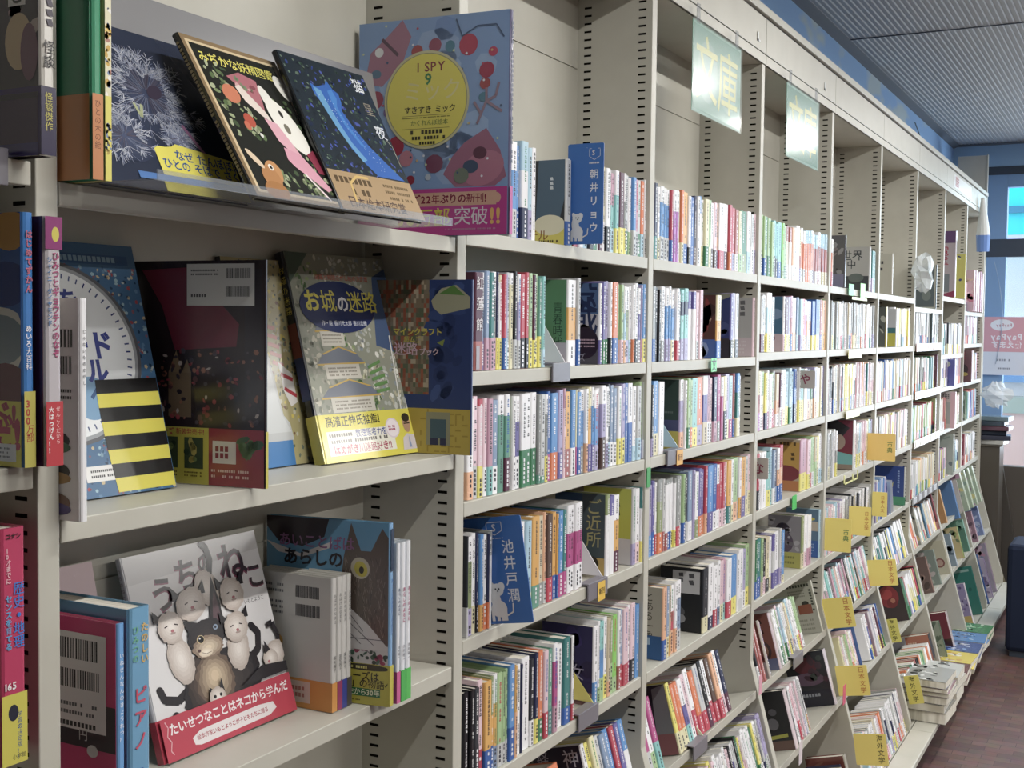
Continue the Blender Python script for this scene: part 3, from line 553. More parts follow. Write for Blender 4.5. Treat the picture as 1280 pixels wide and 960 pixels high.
# far wall with its window
YW = -0.085      # left edge of the opening
q = MB(); q.box((XW, YW + .155, FLOOR), (XW + .12, YL, CEIL)); q.box((XW, YR, 2.60), (XW + .12, YW + .155, CEIL)); struct('wall_far', q, M['sky2']); q = MB(); q.box((XW, YR, FLOOR), (XW + .12, YW + .155, .43)); struct('wall_far_lower', q, newmat('grey_brown_dado', hx('#55504b'), .7, .2)[0])
q = MB(); q.box((XW - .01, YR, 2.56), (XW + .1, YW + .16, 2.62)); struct('trim_3', q, M['darkgrey'])
q = MB(); q.box((XW - .004, YW, .43), (XW + .08, YW + .155, 2.58))
for yy in (-1.1, -2.1): q.box((XW, yy, .43), (XW + .08, yy - .06, 2.58))
q.box((XW, YR, 2.47), (XW + .08, YW, 2.58)); w = struct('window_1', q, M['bluegrey'])
q = MB(); q.box((XW - .006, YR, 1.963), (XW + .06, YW + .155, 2.093)); struct('window_crossbar', q, M['darkgrey'], w)
q = MB(); q.box((XW + .03, YR, .43), (XW + .034, YW, 2.5)); struct('window_pane', q, M['glass'], w)

# ---------------------------------------------------------------- larger books, covers turned to the viewer
def frame_lean(x, y, z, psi, lean): return Matrix.Translation((x, y, z)) @ Matrix.Rotation(R(psi), 4, 'Z') @ Matrix.Rotation(-R(lean), 4, 'X')
def frame_face(X, yf, z, w, tilt=0, turn=0): # cover in the plane across the shelf, front edge at yf
    return Matrix.Translation((X, yf, z)) @ Matrix.Rotation(-R(tilt), 4, 'X') @ Matrix.Translation((0, w, 0)) @ Matrix.Rotation(R(-90 + turn), 4, 'Z')
def volume(name, label, cat, Mx, w, h, th, side, cover, spine=None, band=None, art=None, spart=None, group=None, gloss=True, pages=True, artlabel=None):
    """cover sheet facing local -y; spine on the left or the right side; band = (fraction, colour)"""
    o = Mx.to_translation(); t = thing(name, label, cat, o, group)
    e = 0.0014 if th > 0.006 else 0.0005; spine = spine or cover
    q = MB(); q.x = Mx; q.box((0, 0, 0), (w, e, h), col(cover)); q.box((0, th - e, 0), (w, th, h), jit(col(cover), .05))
    r = min(th * .25, .004)
    sx = w if side == 'R' else 0; sg = 1 if side == 'R' else -1
    prof = [(sx - sg * .001, 0), (sx + sg * r * .6, r * .4), (sx + sg * r, r * 1.2), (sx + sg * r, th - r * 1.2), (sx + sg * r * .6, th - r * .4), (sx - sg * .001, th)]
    if sg < 0: prof = prof[::-1]
    q.prism_z(prof, 0, h, col(spine)); cvo = q.build('cover', M['gloss' if gloss else 'print'], t)
    if pages:
        q = MB(); q.x = Mx; q.box((.003 if side == 'R' else .001, e, .003), (w - (.001 if side == 'R' else .003), th - e, h - .003)); q.build('page_block', M['pages'], t)
    k = 0
    if band:
        k = .0006; q = MB(); q.x = Mx; bh = band[0] * h
        q.add([(-.0004 if side == 'R' else -r - .0005, -.0005, .0006), (w + (r + .0005 if side == 'R' else .0004), -.0005, .0006), (w + (r + .0005 if side == 'R' else .0004), -.0005, bh), (-.0004 if side == 'R' else -r - .0005, -.0005, bh)], [(0, 1, 2, 3)], col(band[1]))
        xs = w + r + .0005 if side == 'R' else -r - .0005
        q.add([(xs, -.0005, .0006), (xs, th + .0005, .0006), (xs, th + .0005, bh), (xs, -.0005, bh)], [(0, 1, 2, 3)], col(band[2] if len(band) > 2 else band[1]))
        q.build('paper_band', M['gloss' if gloss else 'print'], t)
    R3 = Mx.to_3x3()
    if art:
        A = Art(Mx @ Vector((0, 0, 0)), R3 @ Vector((1, 0, 0)), R3 @ Vector((0, 0, 1)), w, h, n=R3 @ Vector((0, -1, 0)), lift=.0003); A.band0 = k
        A.band = band; art(A); A.build('cover_print', cvo, 'gloss' if gloss else 'ink', artlabel)
    if spart:
        if side == 'R': A = Art(Mx @ Vector((w + r, 0, 0)), R3 @ Vector((0, 1, 0)), R3 @ Vector((0, 0, 1)), th, h, n=R3 @ Vector((1, 0, 0)), lift=.0009)
        else: A = Art(Mx @ Vector((-r, th, 0)), R3 @ Vector((0, -1, 0)), R3 @ Vector((0, 0, 1)), th, h, n=R3 @ Vector((-1, 0, 0)), lift=.0009)
        spart(A); A.build('spine_print', cvo)
    return t
zt, zm, zl = 1.5565, 1.179, 0.803
# --- top shelf of the picture book case
def a_green(A):
    A.rect(0, 0, 1, .30, '#d28a4c'); A.rect(0, .17, .45, .23, '#9a9c98'); A.ell(.42, .115, .24, .055, '#1f6a34', n=24)
def s_green(A):
    A.rect(0, 0, 1, .30, '#c07c48'); A.text('ひとの木の絵', .5, .28, .6, '#6a3418', vert=True, squash=1)
volume('picture_book', 'tall green and tan picture book with a round green sticker, next to the left post', 'book', frame_face(.004, -.045, zt + .001, .17), .17, .31, .015, 'R', '#338f68', '#338f68', None, a_green, s_green)
def s_multi(A):
    A.rect(0, 0, 1, 1, '#d8d2b0'); busy(A, 60, ['#e0b83c', '#7a8ab0', '#b07a6a', '#e6e2da', '#c8a03c'], s0=.1, s1=.4); A.rect(0, 0, 1, .3, '#d6cc50'); busy(A, 30, ['#b09a3c', '#7a8ab0'], 0, 0, 1, .3, .1, .3)
volume('picture_book', 'thin picture book with a speckled yellow spine, right of the green book', 'book', frame_face(.0215, -.047, zt + .001, .17), .17, .31, .009, 'R', '#d6cc80', '#d8cf8c', None, None, s_multi)
def a_dand(A):
    A.soft(.52, .60, .34, .27, '#2e374e', '#3e4764'); A.soft(.25, .3, .2, .15, '#323b54', '#4a5472'); A.soft(.63, .35, .1, .07, '#3a4460', '#8890ac'); A.k += A.step
    for cx, cy, rr, n in ((.52, .60, .36, 170), (.25, .3, .2, 60), (.63, .35, .09, 24)):
        for _ in range(n):
            t = rnd.uniform(0, 6.283); d = rr * rnd.uniform(.35, 1); bx, by = cx + math.cos(t) * d * .95, cy + math.sin(t) * d * .72
            if cx > .5 and n > 100 and math.sin(t - 2.4) > .6 and rnd.random() < .5: continue
            for _ in range(9):
                a = t + rnd.uniform(-1.1, 1.1); L = rnd.uniform(.03, .075)
                A.line([(bx, by), (bx + math.cos(a) * L, by + math.sin(a) * L * .9)], .0022, rnd.choice(['#b9bfd2', '#8f98b4', '#d6dae6', '#7c86a4']), same=True)
            A.line([(cx + (bx - cx) * .2, cy + (by - cy) * .2), (bx, by)], .0025, rnd.choice(['#77809c', '#5a5566']), same=True)
    A.ell(.58, .62, .06, .04, '#40384a', 30)
    A.line([(.69, .44), (.78, .28), (.86, .14)], .022, '#9a6a90'); A.line([(.40, .52), (.42, .44), (.45, .52)], .018, '#a9b088')
    A.poly([(.42, .10), (.98, .10), (.98, .26), (.58, .305), (.55, .285), (.50, .275), (.45, .275), (.42, .255)], '#e2d84a')
    A.text('なぜ たんぽぽは', .55, .235, .064, '#2f5496', bold=.02, rise=-.04); A.text('ひとの そばで さくの?', .445, .175, .062, '#2f5496', bold=.02, rise=-.04); A.rect(.25, .06, 1, .10, '#4f7ab8'); A.rect(.4, 0, 1, .06, '#d6cc4c')
    A.text('花', .01, .8, .1, '#d8cc3c', bold=.02); A.text('本', .01, .7, .09, '#d8cc3c', bold=.02)
volume('picture_book', 'dark blue picture book with white dandelion heads on its cover', 'book', frame_lean(.037, -.030, zt + .002, 0, 27), .252, .235, .006, 'L', '#2b3348', None, None, a_dand)
def a_fairy(A):
    A.rect(.0, .0, 1, 1, '#8c7452'); A.rect(.035, .028, .965, .972, '#d2bd94'); A.rect(.06, .045, .94, .955, '#22241f')
    A.text('みぢかな妖精図鑑', .10, .875, .098, '#d6cf52', bold=.02)
    gr = ['#5c7048', '#7a8a5e', '#98a47c', '#44563a', '#a8b08c']; A.k += A.step
    for x0, y0, x1, y1, n in ((.08, .55, .3, .85, 26), (.08, .36, .4, .6, 26), (.6, .06, .94, .5, 60), (.3, .06, .75, .2, 24), (.7, .4, .93, .7, 20)):
        for _ in range(n): A.ell(rnd.uniform(x0, x1), rnd.uniform(y0, y1), rnd.uniform(.012, .035), rnd.uniform(.008, .02), rnd.choice(gr), rnd.uniform(0, 180), 8, same=True)
    A.ell(.26, .66, .09, .06, '#cc7a58', 25); A.ell(.32, .50, .055, .045, '#b8503c'); A.ell(.27, .46, .03, .03, '#c86a50')
    A.poly([(.30, .78), (.46, .83), (.62, .80), (.58, .66), (.54, .56), (.42, .70)], '#b06a74'); busy(A, 10, ['#7a8a6a', '#d0a0a0', '#8a4a54'], .36, .68, .56, .8, .01, .03)
    A.poly([(.34, .72), (.40, .74), (.56, .58), (.58, .52), (.50, .55), (.38, .63)], '#e0d2c8')
    A.ell(.66, .66, .06, .12, '#e4e2da', 12); A.ell(.74, .52, .13, .19, '#e8e6de', 22); A.ell(.92, .80, .07, .09, '#e0ded6', 20); A.ell(.72, .50, .03, .035, '#7a7466'); A.ell(.73, .6, .02, .025, '#33302c'); A.ell(.92, .82, .02, .015, '#9a968c')
    A.poly([(.50, .54), (.62, .52), (.74, .30), (.70, .27), (.54, .40)], '#dca6b4'); A.poly([(.56, .36), (.72, .33), (.90, .12), (.84, .10), (.58, .24), (.54, .28)], '#d69aac'); A.line([(.66, .2), (.82, .04)], .02, '#e6d8d6')
    A.poly([(.80, .34), (.90, .38), (.93, .22), (.84, .22)], '#8c3048')
    A.ell(.30, .17, .10, .065, '#c08a54', 60); A.ell(.25, .13, .09, .08, '#b47e4a'); A.ell(.16, .24, .03, .07, '#d8c2a4', 40); A.ell(.29, .20, .025, .02, '#e8e4da'); A.ell(.29, .20, .014, .012, '#241c18'); A.ell(.24, .05, .12, .06, '#a8743f'); A.ell(.37, .41, .018, .014, '#d8d8d2')
volume('picture_book', 'black picture book of fairies in a tan wooden frame border', 'book', frame_lean(.223, -.096, zt + .003, 0.7, 31.3), .196, .248, .010, 'L', '#1f1f1e', '#22201c', None, a_fairy, lambda A: A.vrow(.5, .95, .1, .5, '#8a7a58'))
def a_star(A):
    A.rect(0, 0, 1, 1, '#202c36'); A.k += A.step
    for _ in range(380): A.ell(rnd.uniform(.02, .98), rnd.uniform(.25, .98), rnd.uniform(.008, .026), rnd.uniform(.005, .014), rnd.choice(['#16202a', '#31463c', '#2b3d78', '#3f5648', '#1b2a4a', '#4454a0', '#5a6e60', '#10161e']), rnd.uniform(0, 180), 6, same=True)
    A.poly([(.24, .83), (.30, .81), (.37, .83), (.42, .84), (.46, .88), (.50, .82), (.55, .80), (.54, .74), (.50, .68), (.56, .58), (.66, .47), (.78, .38), (.95, .26), (.62, .26), (.52, .33), (.42, .42), (.36, .55), (.30, .68), (.24, .76)], '#2f63b4')
    A.poly([(.26, .81), (.34, .79), (.36, .70), (.40, .58), (.46, .46), (.56, .36), (.50, .34), (.40, .46), (.34, .56), (.28, .70)], '#5f9ac8'); A.poly([(.42, .80), (.48, .82), (.50, .76), (.46, .70), (.50, .58), (.62, .44), (.56, .46), (.46, .58), (.42, .7)], '#3f7fc8')
    A.k += A.step
    for _ in range(60): t = rnd.random(); A.ell(.33 + t * .42 + rnd.uniform(-.06, .06), .78 - t * .48 + rnd.uniform(-.03, .03), .003, .002, '#c8dcf0', 0, 5, same=True)
    A.text('猫', .80, .90, .13, '#d4dae0', bold=.012); A.text('星', .82, .74, .12, '#8a8274'); A.text('夜', .84, .585, .13, '#ccd2da', bold=.01); A.line([(.94, .54), (.985, .50), (.985, .36)], .006, '#a8a894')
    A.rect(0, 0, 1, .25, '#a98d66'); A.rows(.05, .17, .5, .22, 1, '#5a482e', hgt=.8); A.rows(.2, .1, .62, .15, 1, '#5a482e', hgt=.8); A.text('日本絵本研究賞', .1, .055, .1, '#4a3a3a', bold=.015); A.rows(.62, .1, .95, .22, 3, '#6a5636')
    A.line([(.2, .06), (.22, .18), (.32, .23), (.46, .23)], .02, '#cfae62')
volume('picture_book', 'dark forest picture book with a blue cat shaped gap of sky and a brown band', 'book', frame_lean(.400, -.097, zt + .003, -2, 27.8), .198, .256, .009, 'L', '#1c222c', '#15181c', None, a_star)
def a_spy(A):
    A.rect(0, 0, 1, 1, '#7796c4'); busy(A, 14, ['#8aa6ce', '#86a0c8', '#6c8abc'], 0, .22, 1, 1, .05, .14)
    A.poly([(.04, .72), (.08, .86), (.18, .92), (.30, 1), (.36, .92), (.30, .80), (.16, .70)], '#9a6c84'); A.ell(.14, .86, .03, .022, '#cfd2d8'); A.line([(.16, .92), (.27, .84)], .02, '#5a4456'); A.ell(.12, .76, .035, .02, '#54708c')
    A.poly([(.72, .42), (.86, .48), (.95, .38), (.99, .26), (.92, .22), (.66, .22), (.58, .28), (.64, .36)], '#94607a'); A.ell(.84, .30, .14, .075, '#a86e86', 20); A.ell(.82, .37, .045, .028, '#5a3448'); A.ell(.76, .31, .05, .03, '#40506a')
    for x, y, r_, c in ((.52, .87, .045, '#8a4860'), (.74, .86, .065, '#a83c58'), (.40, .85, .04, '#9a4448'), (.62, .86, .035, '#4a7a92'), (.86, .74, .05, '#983050'), (.90, .82, .03, '#b04060'), (.12, .64, .055, '#8e3a54'), (.26, .42, .06, '#9a3048'), (.33, .36, .05, '#b87a8c'), (.52, .33, .06, '#72405a'), (.36, .26, .03, '#8c2c40'), (.84, .62, .03, '#4a7a92'), (.85, .68, .035, '#984048'), (.70, .27, .05, '#6a7468'), (.2, .58, .03, '#6a5a8a'), (.48, .27, .02, '#a8b4c4')):
        A.ell(x, y, r_, r_ * .72, c, rnd.uniform(0, 90), 12)
    A.k += A.step
    for _ in range(40): A.ell(rnd.uniform(.03, .97), rnd.uniform(.24, .98), .008, .006, rnd.choice(['#b8c4a0', '#d0d4e0', '#a84860', '#c8a878', '#44587a']), 0, 6, same=True)
    for p in ([(.80, .50), (.86, .60), (.86, .66)], [(.86, .60), (.92, .62), (.94, .68)], [(.83, .54), (.78, .60)], [(.86, .60), (.96, .55)]): A.line(p, .016, '#8a7488')
    A.line([(.66, .98), (.70, .90), (.80, .94), (.92, .94), (.97, .88)], .008, '#44587a')
    A.ell(.465, .625, .285, .225, '#b9b68e', n=48); A.ell(.465, .625, .272, .214, '#8d8f6a', n=48); A.ell(.465, .625, .266, .210, '#d2c846', n=48)
    A.text('I SPY', .40, .775, .075, '#7a2c3c', bold=.015); A.text('9', .45, .72, .09, '#2e7a4c', bold=.03); A.text('ミック', .31, .665, .13, '#cfc884', bold=.005)
    A.text('すきすき ミック', .315, .58, .047, '#3c3a26', bold=.015); A.rect(.30, .553, .62, .555, '#7a7438'); A.rows(.3, .54, .63, .55, 1, '#6a6632'); A.text('かくれんぼ絵本', .36, .52, .036, '#5a7a3c'); A.rect(.30, .493, .62, .495, '#7a7438')
    A.rows(.36, .468, .60, .488, 1, '#3c3a26', hgt=.9); A.rows(.37, .443, .60, .460, 1, '#3c3a26', hgt=.9); A.rows(.42, .420, .54, .435, 1, '#3c3a26', hgt=.9)
    A.rect(-.001, 0, 1.001, .215, '#b03888'); A.rect(.2, .135, .93, .197, '#c49a86'); A.ell(.93, .166, .03, .024, '#c49a86'); A.text('シリーズ22年ぶりの新刊!', .20, .166, .058, '#7c2440', bold=.03)
    A.text('50万部', .26, .082, .115, '#c9bb42', bold=.035); A.text('突破', .655, .085, .112, '#cdc6d0', bold=.035); A.text('!!', .885, .085, .12, '#d8a45c', bold=.04); A.rows(.6, .02, .94, .035, 1, '#b07a9c')
volume('picture_book', 'large blue picture book with a round yellow title and magenta band, at the end post', 'book', frame_face(.832, -.108, zt + .002, .290, 0, 4), .290, .374, .012, 'R', '#6683ac', '#5d5a7c', None, a_spy, lambda A: (A.rect(0, 0, 1, .215, '#b03888'), A.vrow(.5, .95, .3, .6, '#30385a')))
# --- middle shelf
def a_white(A): A.barcode(.35, .78, .95, .86); A.barcode(.35, .66, .95, .74); A.rows(.3, .54, .95, .6, 2, '#55555a'); [A.ell(.72, .36 - i * .14, .2, .05, c) or A.ell(.75, .33 - i * .14, .18, .03, s_) for i, (c, s_) in enumerate((('#2c2c2e', '#4a7a5a'), ('#3a342e', '#b08a4a'), ('#8a6a5a', '#5a4a8a')))]
volume('picture_book', 'thin white picture book standing upright against the left post', 'book', frame_face(0.0005, -.030, zm + .001, .17), .17, .248, .0105, 'R', '#efeff1', '#e6e6ea', None, a_white, lambda A: A.text('じゃないものさがし', .5, .86, .45, '#4a4a50', vert=True, pitch=1.5, bold=.01))
def a_stripe(A):
    A.rect(0, 0, 1, 1, '#3f6c96'); pal = ['#2c5078', '#7aa0b8', '#b8c4c4', '#8a5a6a', '#5a86b0', '#22405e', '#c8b890', '#9ac0d0', '#a84850']
    A.k += A.step
    for _ in range(900): A.ell(rnd.uniform(.005, .995), rnd.uniform(.005, .91), rnd.uniform(.006, .014), rnd.uniform(.005, .010), rnd.choice(pal), rnd.uniform(0, 180), 5, same=True)
    A.rect(.1, .915, .95, .955, '#2e5c8c'); A.rows(.15, .922, .9, .95, 1, '#8ab0cc', hgt=.8)
    A.ell(.42, .56, .50, .36, '#5c5f66', n=48); A.ell(.42, .56, .48, .345, '#9aa0a6', n=48); A.ell(.42, .56, .46, .33, '#e9eef2', n=48); A.k += A.step
    for i in range(60):
        a = i * 6.283 / 60; A.line([(.42 + math.cos(a) * .44, .56 + math.sin(a) * .315), (.42 + math.cos(a) * .41, .56 + math.sin(a) * .295)], .008, '#4a5a8a' if i % 5 else '#2a3a7a', same=True)
    A.ell(.56, .38, .12, .085, '#7aa6cc', n=30); A.line([(.56, .38), (.62, .43)], .02, '#3a5a8a')
    A.text('を', .46, .76, .13, '#3a4694', bold=.03); A.text('!', .52, .68, .13, '#c03448', bold=.05); A.text('ード', .45, .585, .15, '#3a4694', bold=.04); A.text('ル', .56, .485, .13, '#3a4694', bold=.04); A.rect(.44, .06, .70, .12, '#e4e4e4'); A.rows(.47, .07, .68, .11, 2, '#44444a')
    # plain yellow and black striped column
    n = 8
    for i in range(n):
        y0 = .01 + i * .055; y1 = y0 + .055; c = '#d9cf3c' if i % 2 == 0 else '#1f1f20'
        f = lambda y: (.62 - .03 * math.sin(min(1, y / .62) * 3.0), 1.0 - .02 * 0 - max(0, y - .50) * 1.4)
        (a0, b0), (a1, b1) = f(y0), f(y1); A.poly([(a0, y0), (min(.995, b0), y0), (min(.995, b1), y1), (a1, y1)], c)
volume('picture_book', 'busy blue search picture book with a clock face and yellow black stripes', 'book', frame_lean(.014, .095, zm + .002, -1.8, 14.6), .262, .336, .012, 'L', '#3f6c96', '#2c4a6c', None, a_stripe)
def a_dark(A):
    A.rect(0, 0, 1, 1, '#2a2028'); A.poly([(.1, .96), (.45, .97), (.82, .72), (.80, .62), (.35, .60), (.25, .8)], '#6c2438'); A.rect(.86, .3, .98, .96, '#2a2430')
    A.rect(.30, .30, .47, .50, '#6b5a48'); A.poly([(.30, .5), (.36, .6), (.40, .5), (.44, .56), (.47, .5)], '#77644e'); A.k += A.step
    for _ in range(170): A.ell(rnd.uniform(.02, .98), rnd.uniform(.27, .60), rnd.uniform(.006, .02), rnd.uniform(.006, .016), rnd.choice(['#5a3a40', '#7c2c3a', '#3a3440', '#8a5a4a', '#4a4450', '#a89c98', '#94404a', '#2a2430']), rnd.uniform(0, 180), 6, same=True)
    A.rect(.44, .80, .93, .985, '#c4c4c4'); A.barcode(.73, .92, .90, .965); A.barcode(.73, .84, .90, .885); A.rows(.47, .93, .68, .965, 2, '#55555a'); A.rows(.47, .83, .60, .86, 1, '#55555a')
    A.rect(0, 0, .60, .255, '#bdb436'); A.rect(.60, 0, 1, .255, '#96303e'); A.text('シリーズ 新装発売中!', .18, .235, .04, '#a8343c', bold=.03)
    for x0 in (.23, .42): A.rect(x0, .07, x0 + .14, .21, '#3c4a34'); busy(A, 8, ['#6a7a44', '#a89a4a', '#2c3a2c'], x0, .08, x0 + .14, .2, .01, .03); A.rows(x0, .03, x0 + .14, .06, 2, '#5a4a20')
    A.rect(.63, .10, .80, .20, '#d0c8c4'); A.rows(.65, .12, .78, .18, 2, '#8a3040', hgt=.8); busy(A, 7, ['#5a7a4a', '#3c5a3c'], .82, .12, .98, .24, .02, .05); A.rows(.62, .03, .9, .08, 2, '#d8b0b0')
volume('picture_book', 'dark maroon picture book showing its back cover with barcode label and yellow red band', 'book', frame_face(.305, -.023, zm + .001, .225, 0, 5.5), .225, .308, .006, 'R', '#2a2028', '#2a2028', None, a_dark, lambda A: A.rect(0, 0, 1, .25, '#bdb436'))
def a_map(A):
    A.rect(0, 0, 1, 1, '#a39a6c'); A.k += A.step
    for _ in range(500): A.ell(rnd.uniform(0.01, .99), rnd.uniform(.01, .99), rnd.uniform(.008, .02), rnd.uniform(.006, .014), rnd.choice(['#8a7c4c', '#c4b04c', '#6a7468', '#b8b4a0', '#7a5a48', '#58645a']), rnd.uniform(0, 180), 5, same=True)
    A.poly([(0, .12), (.52, .12), (.5, .2), (.44, .24), (.34, .62), (.3, .78), (0, .80)], '#b9bcbe'); A.poly([(0, .16), (.5, .16), (.42, .25), (.32, .6), (0, .64)], '#c6cacc')
    A.rect(0, 0, .5, .12, '#3a7ab8'); 
    for i in range(5): A.line([(.36 + i * .01, .68 - i * .045), (.48 + i * .01, .66 - i * .045)], .03, '#c07a70')
    A.poly([(.46, .5), (.6, .44), (.62, .30), (.54, .28), (.48, .36)], '#d8d4d0'); A.line([(.47, .44), (.60, .41)], .03, '#b03a44'); A.line([(.49, .37), (.62, .33)], .03, '#b03a44')
volume('picture_book', 'yellowish map picture book half hidden behind the castle maze book', 'book', frame_lean(.470, .122, zm + .002, -2, 11), .21, .33, .010, 'L', '#20201e', '#1c1c20', None, a_map)
def a_castle(A):
    A.rect(0, 0, 1, 1, '#8c8f80'); A.k += A.step
    for _ in range(700):
        x = rnd.random(); y = rnd.random(); reg = x * .9 - (1 - y) * .5 + .25
        pal = ['#9a9a8c', '#b8b4a2', '#7c8272', '#c4c0b0', '#6a7060'] if reg < .25 else (['#5f7f4c', '#8a9c68', '#b9bc98', '#49663e', '#cfcdb8'] if reg < .5 else ['#a8aca4', '#c2c4bc', '#8a949a', '#b2ae94', '#dcdcd4'])
        A.ell(max(.02, min(.98, x)), max(.02, min(.98, y)), rnd.uniform(.008, .03), rnd.uniform(.005, .014), rnd.choice(pal), rnd.uniform(0, 180), 6, same=True)
    A.poly([(.74, .55), (1, .50), (1, .95), (.84, .90), (.80, .76)], '#42587e'); A.poly([(.0, .85), (.22, 1), (.0, 1)], '#44584a')
    for yb, wd in ((.30, .30), (.46, .24), (.62, .16), (.72, .11)):
        cx = .38 - (yb - .3) * .25; A.poly([(cx - wd, yb), (cx + wd, yb + .005), (cx + wd * .7, yb + .05), (cx, yb + .085), (cx - wd * .7, yb + .05)], '#6f7684'); A.line([(cx - wd, yb), (cx + wd, yb + .005)], .012, '#c2a24a'); A.rect(cx - wd * .72, yb - .07, cx + wd * .72, yb, '#c6c2b6'); A.rows(cx - wd * .6, yb - .06, cx + wd * .6, yb - .01, 3, '#7c7468')
        A.line([(cx - wd * .7, yb + .05), (cx, yb + .085), (cx + wd * .7, yb + .05)], .01, '#c2a24a')
    for i in range(5): A.line([(.60 + i * .01, .44 - i * .03), (.74 + i * .012, .47 - i * .035)], .022, '#5f8a4c')
    A.line([(.86, .2), (.90, .60)], .012, '#dcdcd6'); A.line([(.93, .2), (.97, .6)], .012, '#dcdcd6')
    A.ell(.42, .74, .375, .128, '#222f60', n=40); A.text('お', .09, .765, .155, '#d3c83e', bold=.03); A.text('城', .25, .765, .155, '#d3c83e', bold=.03); A.text('の', .41, .755, .12, '#e2e2e6', bold=.03); A.text('迷路', .52, .765, .155, '#d3c83e', bold=.03); A.text('作・絵 香川元太郎 香川志織', .22, .66, .036, '#d0d4e0', bold=.02); A.text('迷路と知的さがし絵の決定版', .24, .885, .042, '#b0503c', bold=.01)
    A.rect(0, 0, 1, .225, '#d9ce30'); A.text('高濱正伸氏推薦!', .06, .188, .075, '#2c2c22', bold=.04); A.rect(.05, .03, .73, .145, '#e2e0d4'); A.text('数理思考力を', .33, .125, .055, '#3a4690', bold=.02); A.rows(.07, .115, .32, .135, 1, '#6a6460', hgt=.8); A.rows(.08, .085, .68, .105, 1, '#6a6460', hgt=.8); A.text('はめがき川迷路好き!!', .09, .055, .062, '#a83c58', bold=.03)
    A.ell(.725, .135, .075, .05, '#d8c8d4'); A.ell(.725, .135, .065, .043, '#e6dce2'); A.rows(.68, .12, .77, .15, 2, '#a84868', hgt=.7)
    A.poly([(.80, .02), (.82, .08), (.87, .1), (.95, .09), (.985, .07), (.985, .02)], '#cfc6cc'); A.ell(.885, .15, .042, .045, '#b08a70'); A.ell(.885, .18, .042, .022, '#2c2826'); A.rect(.855, .148, .918, .153, '#2a2626'); A.poly([(.885, .09), (.87, .03), (.90, .03)], '#8a9ac0')
volume('picture_book', 'glossy castle maze picture book with navy oval title and yellow band', 'book', frame_lean(.603, .080, zm + .002, -4, 15.2), .255, .352, .020, 'L', '#8c8f80', '#20242c', (.225, '#d9ce30', '#b8ae40'), a_castle, lambda A: (A.text('お城の迷路', .5, .93, .7, '#c8b848', vert=True, pitch=1.2), A.rect(0.05, .3, .95, .5, '#30406a'), A.rect(.05, .5, .95, .66, '#7a3a30')))
def a_maze(A):
    A.rect(0, .3, .6, 1, '#7a6c58'); A.k += A.step
    for i in range(26):
        for j in range(22):
            if rnd.random() < .8: x = .0 + j * .0262; y = .3 + i * .0269; A.mb.add([A.P(x, y), A.P(x + .026, y), A.P(x + .026, y + .0265), A.P(x, y + .0265)], [(0, 1, 2, 3)], col(rnd.choice(['#8a4a34', '#a89a84', '#56604a', '#7c7260', '#94543c', '#6a5c4c'])))
    A.rect(.58, .26, 1, 1, '#2b3d70'); busy(A, 24, ['#263664', '#34487c', '#3a5088'], .58, .28, 1, 1, .03, .09); A.poly([(.60, .88), (.7, .95), (.85, .97), (.99, .90), (.99, .84), (.85, .82), (.7, .80), (.62, .84)], '#9a9a80'); A.poly([(.68, .92), (.82, .97), (.94, .91)], '#55803c'); A.poly([(.66, .64), (.74, .66), (.72, .62)], '#7a8a3c'); A.rect(0, .26, .58, .34, '#2b3d70')
    A.rect(0, 0, 1, .26, '#b49e36'); A.k += A.step
    for i in range(8):
        for j in range(14):
            if rnd.random() < .6: x = j * .071; y = .01 + i * .031; A.mb.add([A.P(x, y), A.P(x + .055, y), A.P(x + .055, y + .008), A.P(x, y + .008)] if rnd.random() < .5 else [A.P(x, y), A.P(x + .014, y), A.P(x + .014, y + .03), A.P(x, y + .03)], [(0, 1, 2, 3)], col('#9a8428'))
    A.text('マインクラフト', .21, .70, .072, '#c4b838', bold=.03); A.text('超ムズ!', .32, .655, .06, '#b8ac40', bold=.03); A.text('迷路', .22, .60, .125, '#c8a8b8', bold=.03); A.text('ブック', .48, .585, .068, '#c8b0bc', bold=.03)
    for (x0, y0, x1, y1, c) in ((.56, .05, .80, .24, '#8a8a70'), (.60, .09, .76, .2, '#3f5a68'), (.60, .05, .68, .09, '#2c3050'), (.70, .05, .76, .09, '#2c3050')): A.rect(x0, y0, x1, y1, c)
volume('picture_book', 'blue and yellow maze book with pixel terrain, at the right end of the middle shelf', 'book', frame_face(.836, -.038, zm + .001, .19, 0, 6), .19, .303, .007, 'R', '#2b3d70', '#30406c', None, a_maze, None, None, False)
# --- lower shelf
def a_pink(A):
    A.rect(0, .38, 1, .60, '#3a3238'); A.ell(.75, .37, .06, .03, '#d0d0d0'); A.rect(.27, .46, .90, .93, '#eae6e6'); A.barcode(.34, .80, .82, .90); A.barcode(.34, .66, .82, .75); A.rows(.34, .52, .82, .60, 2, '#66666a'); A.rows(.34, .47, .82, .50, 1, '#3a3a3c', hgt=.8); A.text('円', .6, .44, .1, '#c8c8c8')
volume('picture_book', 'crimson pink book showing its back cover with white barcode label', 'book', frame_face(.0605, -.022, zl + .001, .15), .15, .248, .012, 'R', '#d03a76', '#6aa6e0', None, a_pink, lambda A: A.text('いねさんなんのきょうれつ?', .5, .86, .55, '#dfe6ee', vert=True, pitch=1.25, bold=.01))
def s_slip(A): A.text('たのしい', .7, .93, .34, '#d8b05a', vert=True, bold=.02, pitch=1.1); A.text('ひみつの', .28, .92, .30, '#6ab08a', vert=True, bold=.02, pitch=1.1); A.text('ピアノ', .5, .64, .62, '#c8506a', vert=True, bold=.025, pitch=1.3); A.text('えほん', .5, .27, .5, '#33439a', vert=True, bold=.025, pitch=1.2)
